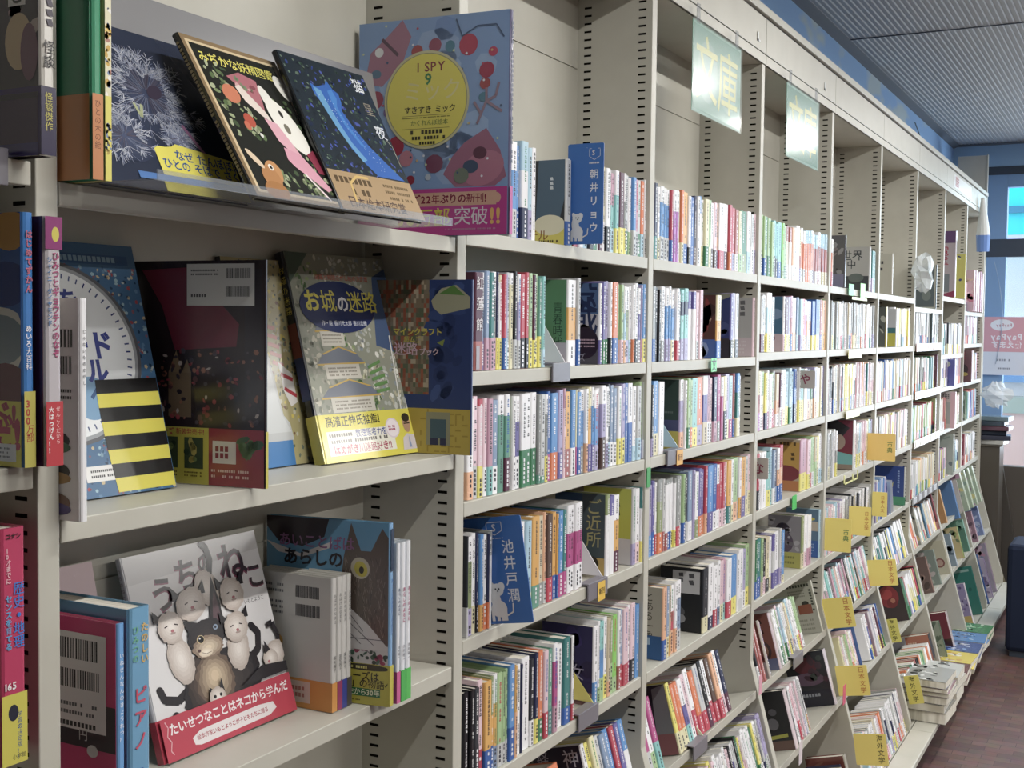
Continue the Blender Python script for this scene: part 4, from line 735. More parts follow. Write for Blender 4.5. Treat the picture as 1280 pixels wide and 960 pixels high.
volume('picture_book', 'thick light blue picture book box with colourful spine lettering, beside the pink book', 'book', frame_face(.0762, -.024, zl + .001, .16), .16, .262, .034, 'R', '#5f98be', '#6aa2c8', None, None, s_slip)
volume('picture_book', 'pale pink picture book leaning behind the pink and blue ones', 'book', frame_lean(.012, .115, zl + .002, 0, 13), .20, .283, .008, 'L', '#d2b8bc', None, None, lambda A: (A.text('きたーべられた', .02, .84, .12, '#3a2c30', bold=0), A.rect(.05, .1, .95, .6, '#c8a8ac')))
def a_neko(A):
    A.rect(0, 0, 1, 1, '#d6d4d6'); A.poly([(0, .86), (1, .90), (1, 1), (0, 1)], '#c6c4c6')
    for ch, x, y, s_ in (('う', .13, .775, .19), ('ち', .32, .845, .18), ('の', .50, .885, .12), ('ね', .655, .855, .22), ('こ', .85, .755, .15)): A.text(ch, x, y, s_, '#8a4660', bold=.035); A.text(ch, x + .004, y + .004, s_, '#3a2a32', bold=.018)
    A.text('いもとようこ', .79, .635, .028, '#55555a')
    dk = '#2e2b30'; fl = '#b9aca4'; l2 = '#e2dad4'
    for p in ([(.26, .30), (.17, .26), (.08, .285), (.06, .34)], [(.74, .34), (.82, .38), (.845, .46), (.80, .51)], [(.56, .80), (.60, .90), (.585, .97), (.56, .985)], [(.23, .06), (.15, .10), (.13, .20)]):
        A.line(p, .045, dk); [A.ell(x, y, .022, .016, dk) for x, y in p]
    A.soft(.50, .27, .30, .17, dk, '#4a4240', 5); A.soft(.40, .30, .16, .16, '#3c3433', '#6a5850'); A.soft(.45, .30, .14, .14, '#6c5a4e', '#d2bc9e', 0, 6, 0, .02)
    # kittens around her
    for (x, y, rx, ry, rot) in ((.24, .45, .085, .125, 12), (.665, .41, .085, .11, -15), (.53, .76, .085, .10, 25)): A.soft(x, y, rx, ry, fl, l2, rot)
    A.poly([(.485, .56), (.53, .70), (.575, .815), (.60, .68), (.60, .54)], dk); A.poly([(.52, .58), (.55, .69), (.575, .74), (.585, .66), (.585, .56)], '#5a444c')
    A.soft(.455, .525, .145, .085, dk, '#3e393c', 5); A.poly([(.335, .55), (.30, .63), (.41, .60)], dk); A.soft(.445, .470, .115, .058, '#8c7868', '#dccab0', 0, 5, 0, -.004); A.soft(.42, .445, .05, .022, '#d8c6ae', '#ece2d2'); A.ell(.375, .462, .012, .008, '#5a4244')
    A.ell(.40, .515, .028, .022, '#c9b48c'); A.ell(.402, .515, .022, .018, '#18171a'); A.ell(.395, .521, .006, .005, '#f0f0f0'); A.ell(.525, .555, .018, .014, '#8a9cb4'); A.ell(.525, .555, .008, .007, '#2a2c34'); A.line([(.385, .452), (.42, .438), (.46, .442)], .003, '#7a6658')
    for (x, y, rx, ry, rot) in ((.215, .615, .088, .08, 0), (.385, .70, .105, .085, 12), (.70, .695, .09, .088, -10), (.675, .525, .092, .078, 15)):
        for sgn in (-1, 1): ex_ = x + sgn * rx * .8; A.poly([(ex_ - .035, y + ry * .45), (ex_ + sgn * .035, y + ry * 1.25), (ex_ + .035, y + ry * .45)], dk)
        A.soft(x, y, rx, ry, fl, l2, rot); A.ell(x + .005, y - .018, .012, .008, '#b06a72'); A.line([(x - .045, y + .006), (x - .02, y + .012)], .006, '#44383a'); A.line([(x + .025, y + .012), (x + .05, y + .004)], .006, '#44383a'); A.ell(x + .005, y - .030, .02, .006, '#a8948e')
    A.line([(.965, .34), (.99, .42), (.96, .49), (.915, .485)], .032, dk); A.soft(.935, .33, .08, .065, fl, l2, 15); A.soft(.885, .31, .06, .05, fl, l2); A.poly([(.845, .34), (.86, .41), (.895, .355)], dk); A.ell(.865, .295, .01, .008, '#b06a72'); A.poly([(.62, .22), (1, .22), (1, .27), (.80, .29)], dk)
    A.poly([(.375, .225), (.38, .275), (.41, .25)], dk); A.poly([(.45, .25), (.475, .305), (.485, .225)], dk); A.soft(.425, .215, .06, .05, fl, l2); A.ell(.405, .22, .010, .009, '#26282c'); A.ell(.45, .222, .010, .009, '#26282c'); A.ell(.425, .198, .008, .006, '#b06a72')
    A.rect(0, 0, 1, .205, '#b83c50'); A.text('たいせつなことはネコから学んだ', .05, .145, .061, '#e6dce0', bold=.025); A.poly([(.2, .035), (.24, .025), (.78, .03), (.84, .055), (.82, .09), (.7, .1), (.25, .095), (.19, .07)], '#dcd4d6'); A.text('絵本作家いもとようこが子どもたちに贈る', .22, .063, .029, '#a83848', bold=.02); A.line([(.03, .19), (.045, .16), (.03, .12), (.05, .09), (.035, .05), (.05, .03)], .006, '#d8a0a8')
volume('picture_book', 'white picture book of a mother cat and kittens with a red band', 'book', frame_lean(.256, .088, zl + .002, -.3, 16.8), .276, .285, .011, 'L', '#c9c7ca', '#c2c0c4', (.205, '#b83c50', '#a83848'), a_neko, lambda A: A.text('うちのねこ', .5, .95, .6, '#6a4654', vert=True, pitch=1.4))
g4 = 'white books in the lower shelf stack of four'
def a_w4(A): A.barcode(.55, .83, .85, .92); A.barcode(.55, .69, .85, .78); A.rows(.1, .84, .42, .93, 2, '#77777a'); A.rows(.1, .68, .4, .80, 3, '#5a5a5e'); A.ell(.30, .48, .085, .055, '#c89a40'); A.rows(.24, .46, .36, .5, 2, '#7a5a20'); A.rect(0, 0, 1, .22, '#d6923f'); A.rect(.1, .04, .74, .2, '#d6bcb0'); A.rows(.15, .07, .7, .17, 2, '#b0685c', hgt=.6)
for i, (x, bc, nm) in enumerate(((.5485, '#d6923f', 'orange'), (.5622, '#9a3a68', 'purple'), (.5748, '#3a4494', 'blue'), (.5874, '#4a4644', 'dark grey'))):
    volume('chapter_book', 'slim white book with %s foot band, one of four together' % nm, 'book', frame_face(x, .030, zl + .001, .15), .15, .209, .0118, 'R', '#c9c7c2', '#cfcdca', (.22, bc), a_w4 if i == 0 else None, lambda A: (A.text('おばけのなまえ', .5, .88, .5, '#55555a', vert=True, pitch=1.15), A.text('富安陽子', .5, .42, .5, '#4a4a4e', vert=True, pitch=1.1)), g4, False)
def a_storm(A):
    A.rect(0, 0, 1, 1, '#5b93b8'); A.poly([(.0, 1), (.52, 1), (.48, .90), (.30, .84), (.1, .86), (.0, .94)], '#2c2228'); A.poly([(0, .86), (.28, .80), (.55, .88), (.52, .84), (.3, .78), (.1, .8)], '#cfc8c8')
    A.poly([(.62, 0), (1, 0), (1, .92), (.95, .97), (.86, .84), (.78, .84), (.70, .99), (.64, .80), (.60, .55), (.58, .35)], '#5c5048'); A.k += A.step
    for _ in range(260): x = rnd.uniform(.64, .98); y = rnd.uniform(.3, .82); A.line([(x, y), (x + rnd.uniform(-.02, .02), y - rnd.uniform(.02, .05))], .004, rnd.choice(['#7a6c60', '#453c36', '#8a7c70', '#5a4e46']), same=True)
    A.poly([(.55, .28), (.70, .52), (.84, .44), (1, .32), (1, .22), (.55, .22)], '#c6c2c2'); A.ell(.775, .745, .075, .06, '#b8b09a', 35); A.ell(.78, .74, .05, .045, '#bdb02c', 35); A.ell(.785, .735, .02, .02, '#2a2418')
    for a, b_ in (((.66, .46), (.9, .32)), ((.64, .42), (.86, .28)), ((.7, .36), (.98, .36)), ((.68, .5), (.8, .4))): A.line([a, b_], .005, '#55505a')
    busy(A, 40, ['#3a5a48', '#4a6a5a', '#9a3a5a', '#33443c'], .58, .225, 1, .33, .008, .02); A.rect(.58, .3, 1, .33, '#c6c2c2')
    A.text('あいことばは', .1, .87, .105, '#8a5a84', bold=.015); A.text('あらしの', .14, .78, .125, '#28242c', bold=.03)
    A.rect(0, 0, 1, .225, '#b9b02c'); A.ell(.82, .205, .2, .018, '#33301c'); A.rect(.45, .19, .86, .217, '#33301c'); A.rows(.48, .195, .84, .212, 1, '#c8c060', hgt=.8); A.text('新シリーズは', .50, .155, .072, '#33301c', bold=.02); A.text('「家族」の物語へ', .50, .115, .068, '#33301c', bold=.02); A.rect(.60, .045, .94, .088, '#2c7040'); A.text('誕生から30年', .63, .067, .05, '#dfe6c0', bold=.02); A.rows(.66, .015, .8, .03, 1, '#5a5420')
volume('picture_book', 'large pale blue picture book with a shaggy brown wolf and olive yellow band', 'book', frame_face(.588, -.032, zl + .001, .219, 0, 7.5), .219, .290, .012, 'R', '#5b93b8', '#7aa6d0', (.225, '#b9b02c'), a_storm, lambda A: (A.rect(.1, .74, .9, .97, '#26364e'), A.text('あいことばはあらしのよるに', .5, .70, .6, '#3a66a8', vert=True, pitch=.95)))
for i, (x, bc, nm, sc_) in enumerate(((.6355, '#c85a94', 'pink', 'left'), (.6470, '#3fae4c', 'bright green', 'middle'), (.6620, '#48b850', 'green', 'right'))):
    volume('picture_book', 'thin white spined book with %s band, %s one of three beside the wolf book' % (nm, sc_), 'book', frame_face(x, -.032, zl + .001, .18), .18, .256, (.0095, .0125, .0125)[i], 'R', '#ccd2dc', '#dcdfe6', (.2, bc), None, lambda A: (A.text('あらしのよるに', .5, .72, .6, '#a04468' if i > 0 else '#44506a', vert=True, pitch=1.1, bold=.02), A.text('木村裕一', .5, .36, .5, '#4a4a54', vert=True, pitch=1.1)), 'thin white picture books beside the wolf book')
volume('picture_book', 'small orange book at the back of the lower shelf corner', 'book', frame_face(.745, .100, zl + .001, .07, 0), .07, .12, .02, 'R', '#d0793c')
# --- left bookcase
def a_manga(A): A.rect(0, .22, 1, 1, '#3c3844'); busy(A, 30, ['#5a5460', '#8a6a78', '#6a6c5c', '#a89a98', '#242028'], .2, .3, 1, .9, .03, .09); A.vrow(.3, .9, .3, .05, '#8a8490'); [A.rect(.66, .78 - i * .085, .86, .855 - i * .085, '#c4c4c8') or A.text(ch, .68, .818 - i * .085, .16, '#2a2a2e', bold=.03) for i, ch in enumerate('がで読む')]; A.ell(.78, .40, .16, .10, '#b09a7c'); A.ell(.9, .36, .1, .1, '#6c4a60'); A.rect(0, 0, 1, .22, '#241f38'); A.rect(.35, .03, 1, .2, '#3c2a4a'); A.rect(.3, 0, 1, .045, '#332a6c'); A.text('本', .6, .02, .06, '#a8a4c8')
volume('comic_book', 'manga with dark cover and purple foot leaning on the left post, top shelf', 'book', frame_face(-.0600, -.040, 1.5755, .13), .13, .30, .0185, 'R', '#33303a', '#cfcbc4', (.24, '#33255c', '#2a2244'), a_manga, lambda A: (A.text('怪談', .55, .40, .8, '#3c3a3c', vert=True, bold=.03), A.vrow(.6, .95, .42, .5, '#55505a'), A.text('怪談傑作', .5, .22, .55, '#b8b04c', vert=True, bold=.02)))
def a_toy(A):
    A.rect(0, 0, 1, 1, '#2c5aa2'); A.ell(.9, .93, .18, .08, '#b88a4a'); A.ell(.85, .72, .25, .09, '#1c3a80'); A.ell(.8, .50, .3, .13, '#c8c8c8'); A.ell(.8, .50, .25, .1, '#7a8a9a'); A.ell(.85, .30, .26, .11, '#5a1f3c'); A.rect(0, 0, 1, .26, '#c8c23a'); A.text('ド!', .7, .2, .2, '#a02c50', bold=.04); A.text('だ!', .66, .13, .26, '#a8285a', bold=.05); A.rect(.4, .02, .95, .09, '#c8d0e0'); A.rows(.45, .03, .9, .08, 3, '#55607a')
volume('reference_book', 'blue illustrated guide with yellow foot, leftmost on the second shelf at the frame edge', 'book', frame_face(-.0676, -.020, 1.2465, .16), .16, .270, .0145, 'R', '#2c5aa2', '#3a7cc4', None, a_toy, lambda A: (A.text('はじめてずかん', .5, .93, .6, '#b8607a', vert=True, bold=.04, pitch=1.1), A.text('めいろ大百科', .45, .56, .55, '#dfe0e8', vert=True, bold=.02), A.rect(0, 0, 1, .3, '#b8b048'), A.text('300万部', .5, .27, .7, '#a83c30', vert=True, bold=.04, pitch=.9)))
volume('reference_book', 'purple topped guide with colourful spine and red foot beside the blue guide', 'book', frame_face(-.0480, -.030, 1.2465, .15), .15, .267, .0225, 'R', '#50203c', '#b6b0b6', None, None, lambda A: (A.rect(0, .87, 1, 1, '#8a2c6e'), A.ell(.6, .93, .22, .03, '#c8bc3c'), A.text('ひみつとギョウテンのなぞ', .62, .86, .42, '#a03c6c', vert=True, bold=.03), A.text('シャイニーダイヤモンド', .25, .84, .3, '#3c6a9a', vert=True, bold=.02), A.rect(0, 0, 1, .26, '#b8323c'), A.text('大はっけん!!', .3, .24, .32, '#e0e0e0', vert=True, bold=.03), A.text('ぜんこくだから', .7, .24, .26, '#e0c8c8', vert=True)))
volume('study_comic', 'pink and yellow study comic with blue lettering on the lower shelf at the frame edge', 'book', frame_face(-.0813, .002, .8545 + .069, .15), .15, .257, .033, 'R', '#b8325c', '#bc3560', None, None, lambda A: (A.text('コナン', .2, .965, .2, '#2a2024', bold=.03), A.text('歴史・地理', .70, .77, .44, '#2c7ad0', vert=True, bold=.06), A.text('センスを育てる', .3, .72, .26, '#5a9ac8', vert=True, bold=.04), A.text('10才までに', .3, .92, .2, '#e0b0bc', vert=True, bold=.03), A.text('165', .12, .335, .32, '#e4dce0', bold=.03), A.rect(0, 0, 1, .30, '#c8bf40'), A.text('学習の決定版!!', .7, .22, .2, '#33558a', vert=True, bold=.03), A.ell(.45, .22, .2, .035, '#2a2c3c'), A.text('小学館', .4, .03, .18, '#3a3a3a')))

# --- the clear display tray under the leaning picture books
t = thing('display_tray', 'clear grey plastic display tray holding the three leaning picture books', 'display stand', (.35, 0, zt))
q = MB(); q.x = frame_lean(.012, .045, zt + .012, 0, 12); q.box((0, 0, 0), (.74, .003, .262)); q.build('grey_sheet', M['greysheet'], t)  # grey half-clear sheet leaning behind the picture books
q = MB(); q.box((.03, -.113, zt), (.66, .05, zt + .0015)); q.build('base_plate', M['acrylic'], t)
q = MB(); q.box((.034, -.115, zt), (.66, -.1135, zt + .012)); q.build('front_lip', M['acrylic'], t)

# ---------------------------------------------------------------- dividers, plates, tags
def card(name, label, cat, Mx, w, h, c, art=None, th=.0015, group=None, corner=.004, gloss=True):
    t = thing(name, label, cat, Mx.to_translation(), group); q = MB(); q.x = Mx; pr = []
    for cx, cz, a0 in ((w - corner, corner, -90), (w - corner, h - corner, 0), (corner, h - corner, 90), (corner, corner, 180)):
        for k in range(4): a = R(a0 + k * 30); pr.append((cx + corner * math.cos(a), cz + corner * math.sin(a)))
    n = len(pr); q.add([(x, 0, z) for x, z in pr] + [(x, th, z) for x, z in pr], [tuple(range(n)), tuple(range(n, 2 * n))[::-1]] + [(i, i + n, (i + 1) % n + n, (i + 1) % n) for i in range(n)], col(c)); q.build('plate', M['print'], t)
    if art:
        R3 = Mx.to_3x3(); A = Art(Mx @ Vector((0, 0, 0)), R3 @ Vector((1, 0, 0)), R3 @ Vector((0, 0, 1)), w, h, n=R3 @ Vector((0, -1, 0)), lift=.0003); art(A); A.build('lettering', t)
    return t
def crest(A, s_=1):
    A.k += A.step; w = '#c8ccd6'
    A.line([(.52, .955), (.55, .955)], .006, w, True)
    A.line([(.60, .94), (.60, .87), (.74, .835), (.90, .87), (.90, .94)], .012, w, True); A.line([(.60, .945), (.66, .945)], .012, w, True); A.line([(.84, .945), (.90, .945)], .012, w, True)
    A.text('S', .67, .905, .17, w, bold=.02); A.rows(.60, .795, .92, .812, 1, w, hgt=.9)
def dog(A, cx=.3, cy=.12, k=1.0):      # small sitting animal drawn in white
    c = '#cdd0d4'; q = A.W / A.H
    def e(x, y, rx, ry, rot=0, cc=c): A.ell(cx + x * k, cy + y * k * q, rx * k, ry * k * q, cc, rot)
    e(.02, .22, .085, .075); e(.07, .25, .05, .06, -30); e(-.04, .27, .03, .045, 20); e(-.01, .10, .065, .13, 8); e(.02, .0, .105, .10)
    for x in (-.07, 0, .06, .10): A.rect(cx + (x - .02) * k, cy - .14 * k * q, cx + (x + .02) * k, cy + .02 * k * q, c)
    A.line([(cx + .12 * k, cy - .08 * k * q), (cx + .20 * k, cy - .04 * k * q), (cx + .21 * k, cy + .06 * k * q)], .018 * k, c); e(.0, .23, .009, .012, 0, '#333a44'); e(.045, .23, .009, .012, 0, '#333a44'); e(.025, .205, .01, .008, 0, '#4a5058')
def a_asai(A): crest(A); A.text('朝井リョウ', .72, .73, .26, '#d6dae2', vert=True, bold=.02, pitch=.62 * 1.0); dog(A, .25, .14, 1.1)
card('author_divider', 'blue author divider lettered in white among the top shelf novels', 'divider', frame_face(1.3445, -.066, 1.5760, .081), .081, .207, '#2c66b2', lambda A: (crest(A), A.text('朝井リョウ', .74, .74, .25, '#d6dae2', vert=True, bold=.02, pitch=1.35), dog(A, .25, .12, 1.6)), .002, 'blue author dividers')
Mx = Matrix.Translation((1.0295, .012, .858)) @ Matrix.Rotation(R(-14), 4, 'X') @ Matrix.Translation((0, .116, -.005)) @ Matrix.Rotation(R(-90), 4, 'Z')
Mx = Matrix.Translation((1.0268, -.078, .858)) @ Matrix.Rotation(R(-9), 4, 'X') @ Matrix.Translation((0, .17, 0)) @ Matrix.Rotation(R(-90), 4, 'Z')
card('author_divider', 'tilted blue author divider with a white cat on the fourth shelf', 'divider', Mx, .17, .200, '#2c66b2', lambda A: (A.text('池井戸潤', .80, .78, .155, '#d6dae2', vert=True, bold=.02, pitch=1.15), A.text('S', .62, .90, .11, '#c8ccd6', bold=.02), A.line([(.56, .95), (.56, .87), (.655, .83), (.75, .87), (.75, .95), (.56, .95)], .008, '#c8ccd6'), A.rows(.56, .79, .76, .808, 1, '#c8ccd6'), dog(A, .58, .14, .95)), .002, 'blue author dividers')
def plate(label, X, yf, yb, z0, z1, txt, tc, tilt=0, c='#f6e26c', ts=.2, vert=True, grp='yellow section plates', name='section_plate', tx=.80, bold=.02):
    w = yb - yf
    def art(A):
        n = len(txt); s_ = min(ts, .92 * A.H / A.W / n / 1.12); A.text(txt, tx, .5 + n * s_ * 1.12 * A.W / A.H / 2, s_, tc, vert=True, bold=bold, pitch=1.12)
    return card(name, label, 'sign', frame_face(X, yf, z0, w, tilt), w, z1 - z0, c, art, .0015, grp, gloss=True)
plate('yellow plate with green lettering at the post below the third section, fifth shelf', 3.597, -.098, .0, .581, .706, '古典', '#2f7d4a', ts=.22)
plate('yellow plate with orange lettering just behind the green lettered one', 4.000, -.088, .0, .583, .700, '日本文学', '#c87a30', ts=.2)
plate('small yellow plate beside leaning leaflets on the fifth shelf', 4.455, -.064, .0, .599, .706, '日本人文', '#c87a30', ts=.26, tx=.7)
plate('orange yellow plate standing out from the fourth shelf', 4.377, -.107, .010, .851, .968, '古典', '#4a7a3a', c='#f6d26c', ts=.2)
plate('yellow plate in front of the leaning row on the sixth shelf', 3.582, -.128, -.010, .312, .424, '日本文学', '#c86a2c', 12, ts=.2)
plate('yellow plate on the sixth shelf right of the first one there', 4.343, -.140, -.020, .328, .440, '日本文学', '#c86a2c', 8, ts=.19)
plate('yellow plate in front of the tall blue sheet on the seventh shelf', 3.489, -.205, -.090, .090, .200, '日本文学', '#c87a30', 10, ts=.19)
plate('lowest yellow plate with dark lettering at the foot of the shelves', 3.340, -.302, -.190, -.105, .006, '海外文学', '#4a4a2a', 8, ts=.21)
plate('narrow yellow strip with black lettering beside the red flower cover', 4.514, -.130, -.080, .046, .150, '海外文学', '#33331c', 14, c='#d6cf5c', ts=.5, tx=.5)
plate('narrow yellow strip with black lettering above the magazine piles', 4.561, -.225, -.160, -.225, -.100, '海外文学', '#33331c', 14, c='#dccf55', ts=.45, tx=.5)
card('index_plate', 'grey plate with a maroon syllable at the second post', 'sign', frame_face(2.721, -.029, .942, .064), .064, .066, '#b3aba6', lambda A: A.text('な', .18, .5, .62, '#8a3450', bold=.02), .0015, 'grey syllable plates')
card('index_plate', 'grey plate with a maroon syllable on the third shelf of the third case', 'sign', frame_face(3.238, -.040, 1.204, .075), .075, .062, '#b3aba6', lambda A: A.text('や', .3, .5, .5, '#8a3450', bold=.02), .0015, 'grey syllable plates')
# hanging signs
M['sleeve'] = mat_clear('thin_clear_sleeve', hx('#c8d8d4'), .16, .08)
for i, (x0, x1, z0, z1, lab) in enumerate(((1.988, 2.388, 1.958, 2.186, 'nearer green sign with yellow lettering hanging from the header'), (2.868, 3.276, 1.957, 2.187, 'farther green sign with yellow lettering hanging from the header'))):
    w = x1 - x0; Mx = Matrix.Translation((x0, -.022, z0))
    def art(A):
        A.rect(.02, .03, .98, .97, '#5c9482')
        A.ell(.30, .5, .2, .35, '#7fa69a'); A.ell(.72, .5, .2, .35, '#7fa69a')
        A.text('文', .06, .50, .44, '#3c6a52', bold=.055); A.text('文', .06, .505, .44, '#d6cf70', bold=.025); A.text('庫', .50, .47, .44, '#3c6a52', bold=.055); A.text('庫', .50, .475, .44, '#d6cf70', bold=.025)
    t = card('hanging_sign', lab, 'sign', Mx, w, z1 - z0, '#5c9482', None, .001, 'green hanging signs', .002)
    A = Art(Mx @ Vector((0, 0, 0)), Vector((1, 0, 0)), Vector((0, 0, 1)), w, z1 - z0, n=Vector((0, -1, 0)), lift=.0003); art(A); A.build('lettering', t, 'gloss')
    q = MB(); q.box((x0 - .004, -.0245, z0 - .004), (x1 + .004, -.0255, z1 + .003)); q.build('clear_sleeve', M['sleeve'], t)
    for xx in (x0 + .03, x1 - .05): q = MB(); q.box((xx, -.024, z1 - .004), (xx + .02, -.0205, z1 + .045)); q.build('tape_strip', M['acrylic'], t)
for x, lab in ((1.62, 'left'), (2.60, 'middle'), (3.42, 'right')):
    q = MB(); q.box((x, -.0052, 2.262), (x + .012, -.0042, 2.288), hx('#d8dcdc')); q.box((x, -.0052, 2.262), (x + .03, -.0042, 2.268), hx('#d8dcdc')); o = q.build('tape_scrap', M['print']); tag(o, 'scrap of white tape on the cream header, %s one of three' % lab, 'tape', 'tape scraps on the header')
# red shop label on the far header
card('header_label', 'white label with red lettering on the far header panel', 'sign', Matrix.Translation((6.55, -.0045, 2.255)), .75, .075, '#d8d8d6', lambda A: A.text('雑誌', .08, .5, .09, '#b04a4a', bold=.05), .001)
# shelf edge card holders
def holder(label, x, w, z, yf=-.001, tagc=None, leaf=None, txt='新刊', hgt=.03, grp='grey card holders on the shelf edges'):
    t = thing('card_holder', label, 'card holder', (x, yf, z), grp); q = MB(); q.box((x, yf - .005, z - .030), (x + w, yf - .001, z + .008)); q.box((x, yf - .005, z + .006), (x + w, yf + .02, z + .009)); q.build('clip', M['chrome'], t, bevel=.001)
    if leaf:
        lw, lh, c = leaf; q = MB(); q.x = Matrix.Translation((x + w * .90, yf + .004, z + .009)) 
        q.prism_x([(0, 0), (.095, 0), (.095, lh)], 0, .002, col(c)); q.build('wedge_card', M['gloss'], t)
    return t
def label_tag(name, label, x, w, z0, z1, c, txt=None, tc='#2a2418', y=-.008, grp='paper tags on the shelf edges'):
    return card(name, label, 'tag', Matrix.Translation((x, y, z0)), w, z1 - z0, c, (lambda A: A.text(txt, .12, .5, .8 / len(txt), tc, bold=.04)) if txt else None, .001, grp, .002)
holder('grey card holder at the left frame edge under the manga', -.118, .048, 1.574)
holder('grey card holder clipped to the second shelf edge below the green cover', 1.243, .082, 1.322, leaf=(.08, .15, 'W'))
holder('grey card holder on the fourth shelf edge below the gold banded cover', 1.432, .105, .838, leaf=(.09, .14, 'W')); label_tag('price_tag', 'yellow tag with black lettering on the fourth shelf edge', 1.480, .038, .800, .842, '#e2b832', '新刊')
holder('grey card holder on the fifth shelf edge below the purple cover', 1.392, .105, .562, leaf=(.09, .12, 'Y'))
holder('grey card holder on the third shelf edge of the second case', 1.905, .11, 1.089, leaf=(.09, .13, 'C')); label_tag('price_tag', 'orange yellow tag on the third shelf edge of the second case', 1.965, .045, 1.056, 1.094, '#e2a832', '新刊', '#6a3a18')
label_tag('price_tag', 'bright green tag on the second shelf edge', 2.222, .046, 1.288, 1.325, '#35c24c', '文'); label_tag('price_tag', 'bright green tag on the fourth shelf edge of the third case', 3.095, .055, .797, .845, '#35c24c')
label_tag('price_tag', 'green tape tag wrapped on the second post', 1.772, .024, 1.02, 1.068, '#3aa352', y=-.0035); label_tag('price_tag', 'narrow green tape tag at the top of the fourth post', 3.87, .09, 1.545, 1.590, '#48c85c'); label_tag('price_tag', 'light green ribbon tag on the top shelf of the fourth case', 4.08, .09, 1.54, 1.60, '#8ae05a')
label_tag('price_tag', 'pale yellow strip under the green tags on the top shelf', 3.93, .28, 1.530, 1.541, '#d6e08a'); label_tag('price_tag', 'pale yellow label under the second shelf of the fourth case', 3.89, .24, 1.296, 1.328, '#dcd46a'); label_tag('price_tag', 'pale yellow label under the third shelf of the fourth case', 3.87, .25, 1.058, 1.088, '#dfe08c')
for zt_, lab in ((.808, 'lower edge'),):
    t = thing('tag_holder', 'pale yellow open tag holder on the fourth shelf of the fourth case', 'tag', (3.95, -.01, .81)); q = MB(); q.box((3.85, -.012, .800), (4.10, -.009, .806), hx('#dfe09c')); q.box((3.85, -.012, .800), (3.862, -.009, .838), hx('#dfe09c')); q.box((4.088, -.012, .800), (4.10, -.009, .838), hx('#dfe09c')); q.box((4.0, -.012, .800), (4.012, -.009, .83), hx('#dfe09c')); q.build('rail', M['print'], t)
holder('grey card holder on the slanted sixth shelf of the second case', 2.06, .11, .295, yf=-.03, leaf=(.09, .10, 'y')); holder('grey card holder on the sixth shelf of the third case', 3.06, .12, .295, yf=-.03, leaf=(.09, .11, 'W'))
label_tag('sticky_note', 'pink sticky note leaning on the last book of the sixth shelf', 2.60, .03, .30, .36, '#e0a0b4', y=-.05); label_tag('sticky_note', 'bright pink sticky note beside the dark purple cover', 3.38, .04, .07, .14, '#e0507c', y=-.13); label_tag('sticky_note', 'white leaning card at the third post foot', 2.76, .04, .05, .12, '#d8ccd4', y=-.135)

# ---------------------------------------------------------------- magazines, face-out covers and piles farther down the aisle
def blobs(bg, pal, n=30, extra=None):
    def f(A):
        A.rect(0, 0, 1, 1, bg); busy(A, n, pal, .02, .02, .98, .98, .03, .13)
        if extra: extra(A)
    return f
def face(name, label, cat, X, yf, w, h, th, z, cover, art, tilt=0, spine=None, band=None, group=None, gloss=True):
    return volume(name, label, cat, frame_face(X, yf, z + .001, w, tilt), w, h, th, 'R', cover, spine, band, art, None, group, gloss)
z5, z6, z7 = SZ[5], SZ[6], -.33
gf = 'novels shown cover first on the slanted shelves'
face('book', 'brown lily patterned novel at the left end of the third case, sixth shelf', 'book', 2.808, -.022, .128, .185, .018, z5, '#5a3a34', blobs('#6a4038', ['#8a5a3a', '#4a2a2c', '#a8744a'], 14, lambda A: (A.rect(0, 0, 1, .28, '#9c9896'), A.rows(.1, .04, .9, .24, 4, '#77747a'))), 15, '#b8b0a8', None, gf)
face('book', 'red brown novel with a spiral design on the sixth shelf of the third case', 'book', 2.93, -.022, .128, .185, .02, z5, '#7a4638', lambda A: (A.rect(0, 0, 1, 1, '#7a4a3c'), A.ell(.6, .35, .3, .2, '#4a3a38'), A.ell(.6, .35, .22, .15, '#94705a'), A.ell(.62, .35, .1, .07, '#c0a890'), A.vrow(.75, .9, .55, .12, '#3a2a24'), A.rect(0, 0, 1, .2, '#6a7090')), 15, '#d0c0c8', None, gf)
face('book', 'cream novel framed by a film strip border on the sixth shelf', 'book', 3.50, -.022, .135, .192, .012, z5, '#aaa89a', lambda A: (A.rect(0, 0, 1, 1, '#a8a69a'), A.rows(.3, .9, .95, .96, 1, '#4a4a46', hgt=.9), A.vrow(.92, .9, .4, .07, '#4a4a46'), A.ell(.72, .58, .1, .05, '#3a3434'), A.rect(.5, .38, .88, .56, '#8a4c3a'), A.rows(.3, .7, .8, .86, 3, '#7c7a70'), A.rows(.3, .05, .9, .3, 3, '#8a887c')), 15, '#c8c8bc', None, gf)
face('book', 'black novel with pale figures and an olive stripe on the seventh shelf', 'book', 2.90, -.088, .14, .192, .03, z6, '#26262c', lambda A: (A.rect(0, 0, 1, 1, '#222228'), A.rect(.1, .1, .35, .7, '#6a5450'), A.ell(.6, .45, .14, .1, '#66646c'), A.ell(.65, .65, .1, .06, '#55535c'), A.rect(0, 0, 1, .16, '#6a5048'), A.poly([(.1, .16), (.9, .22), (.9, .28), (.1, .22)], '#a8a83c')), 15, '#d8c8d0', None, gf)
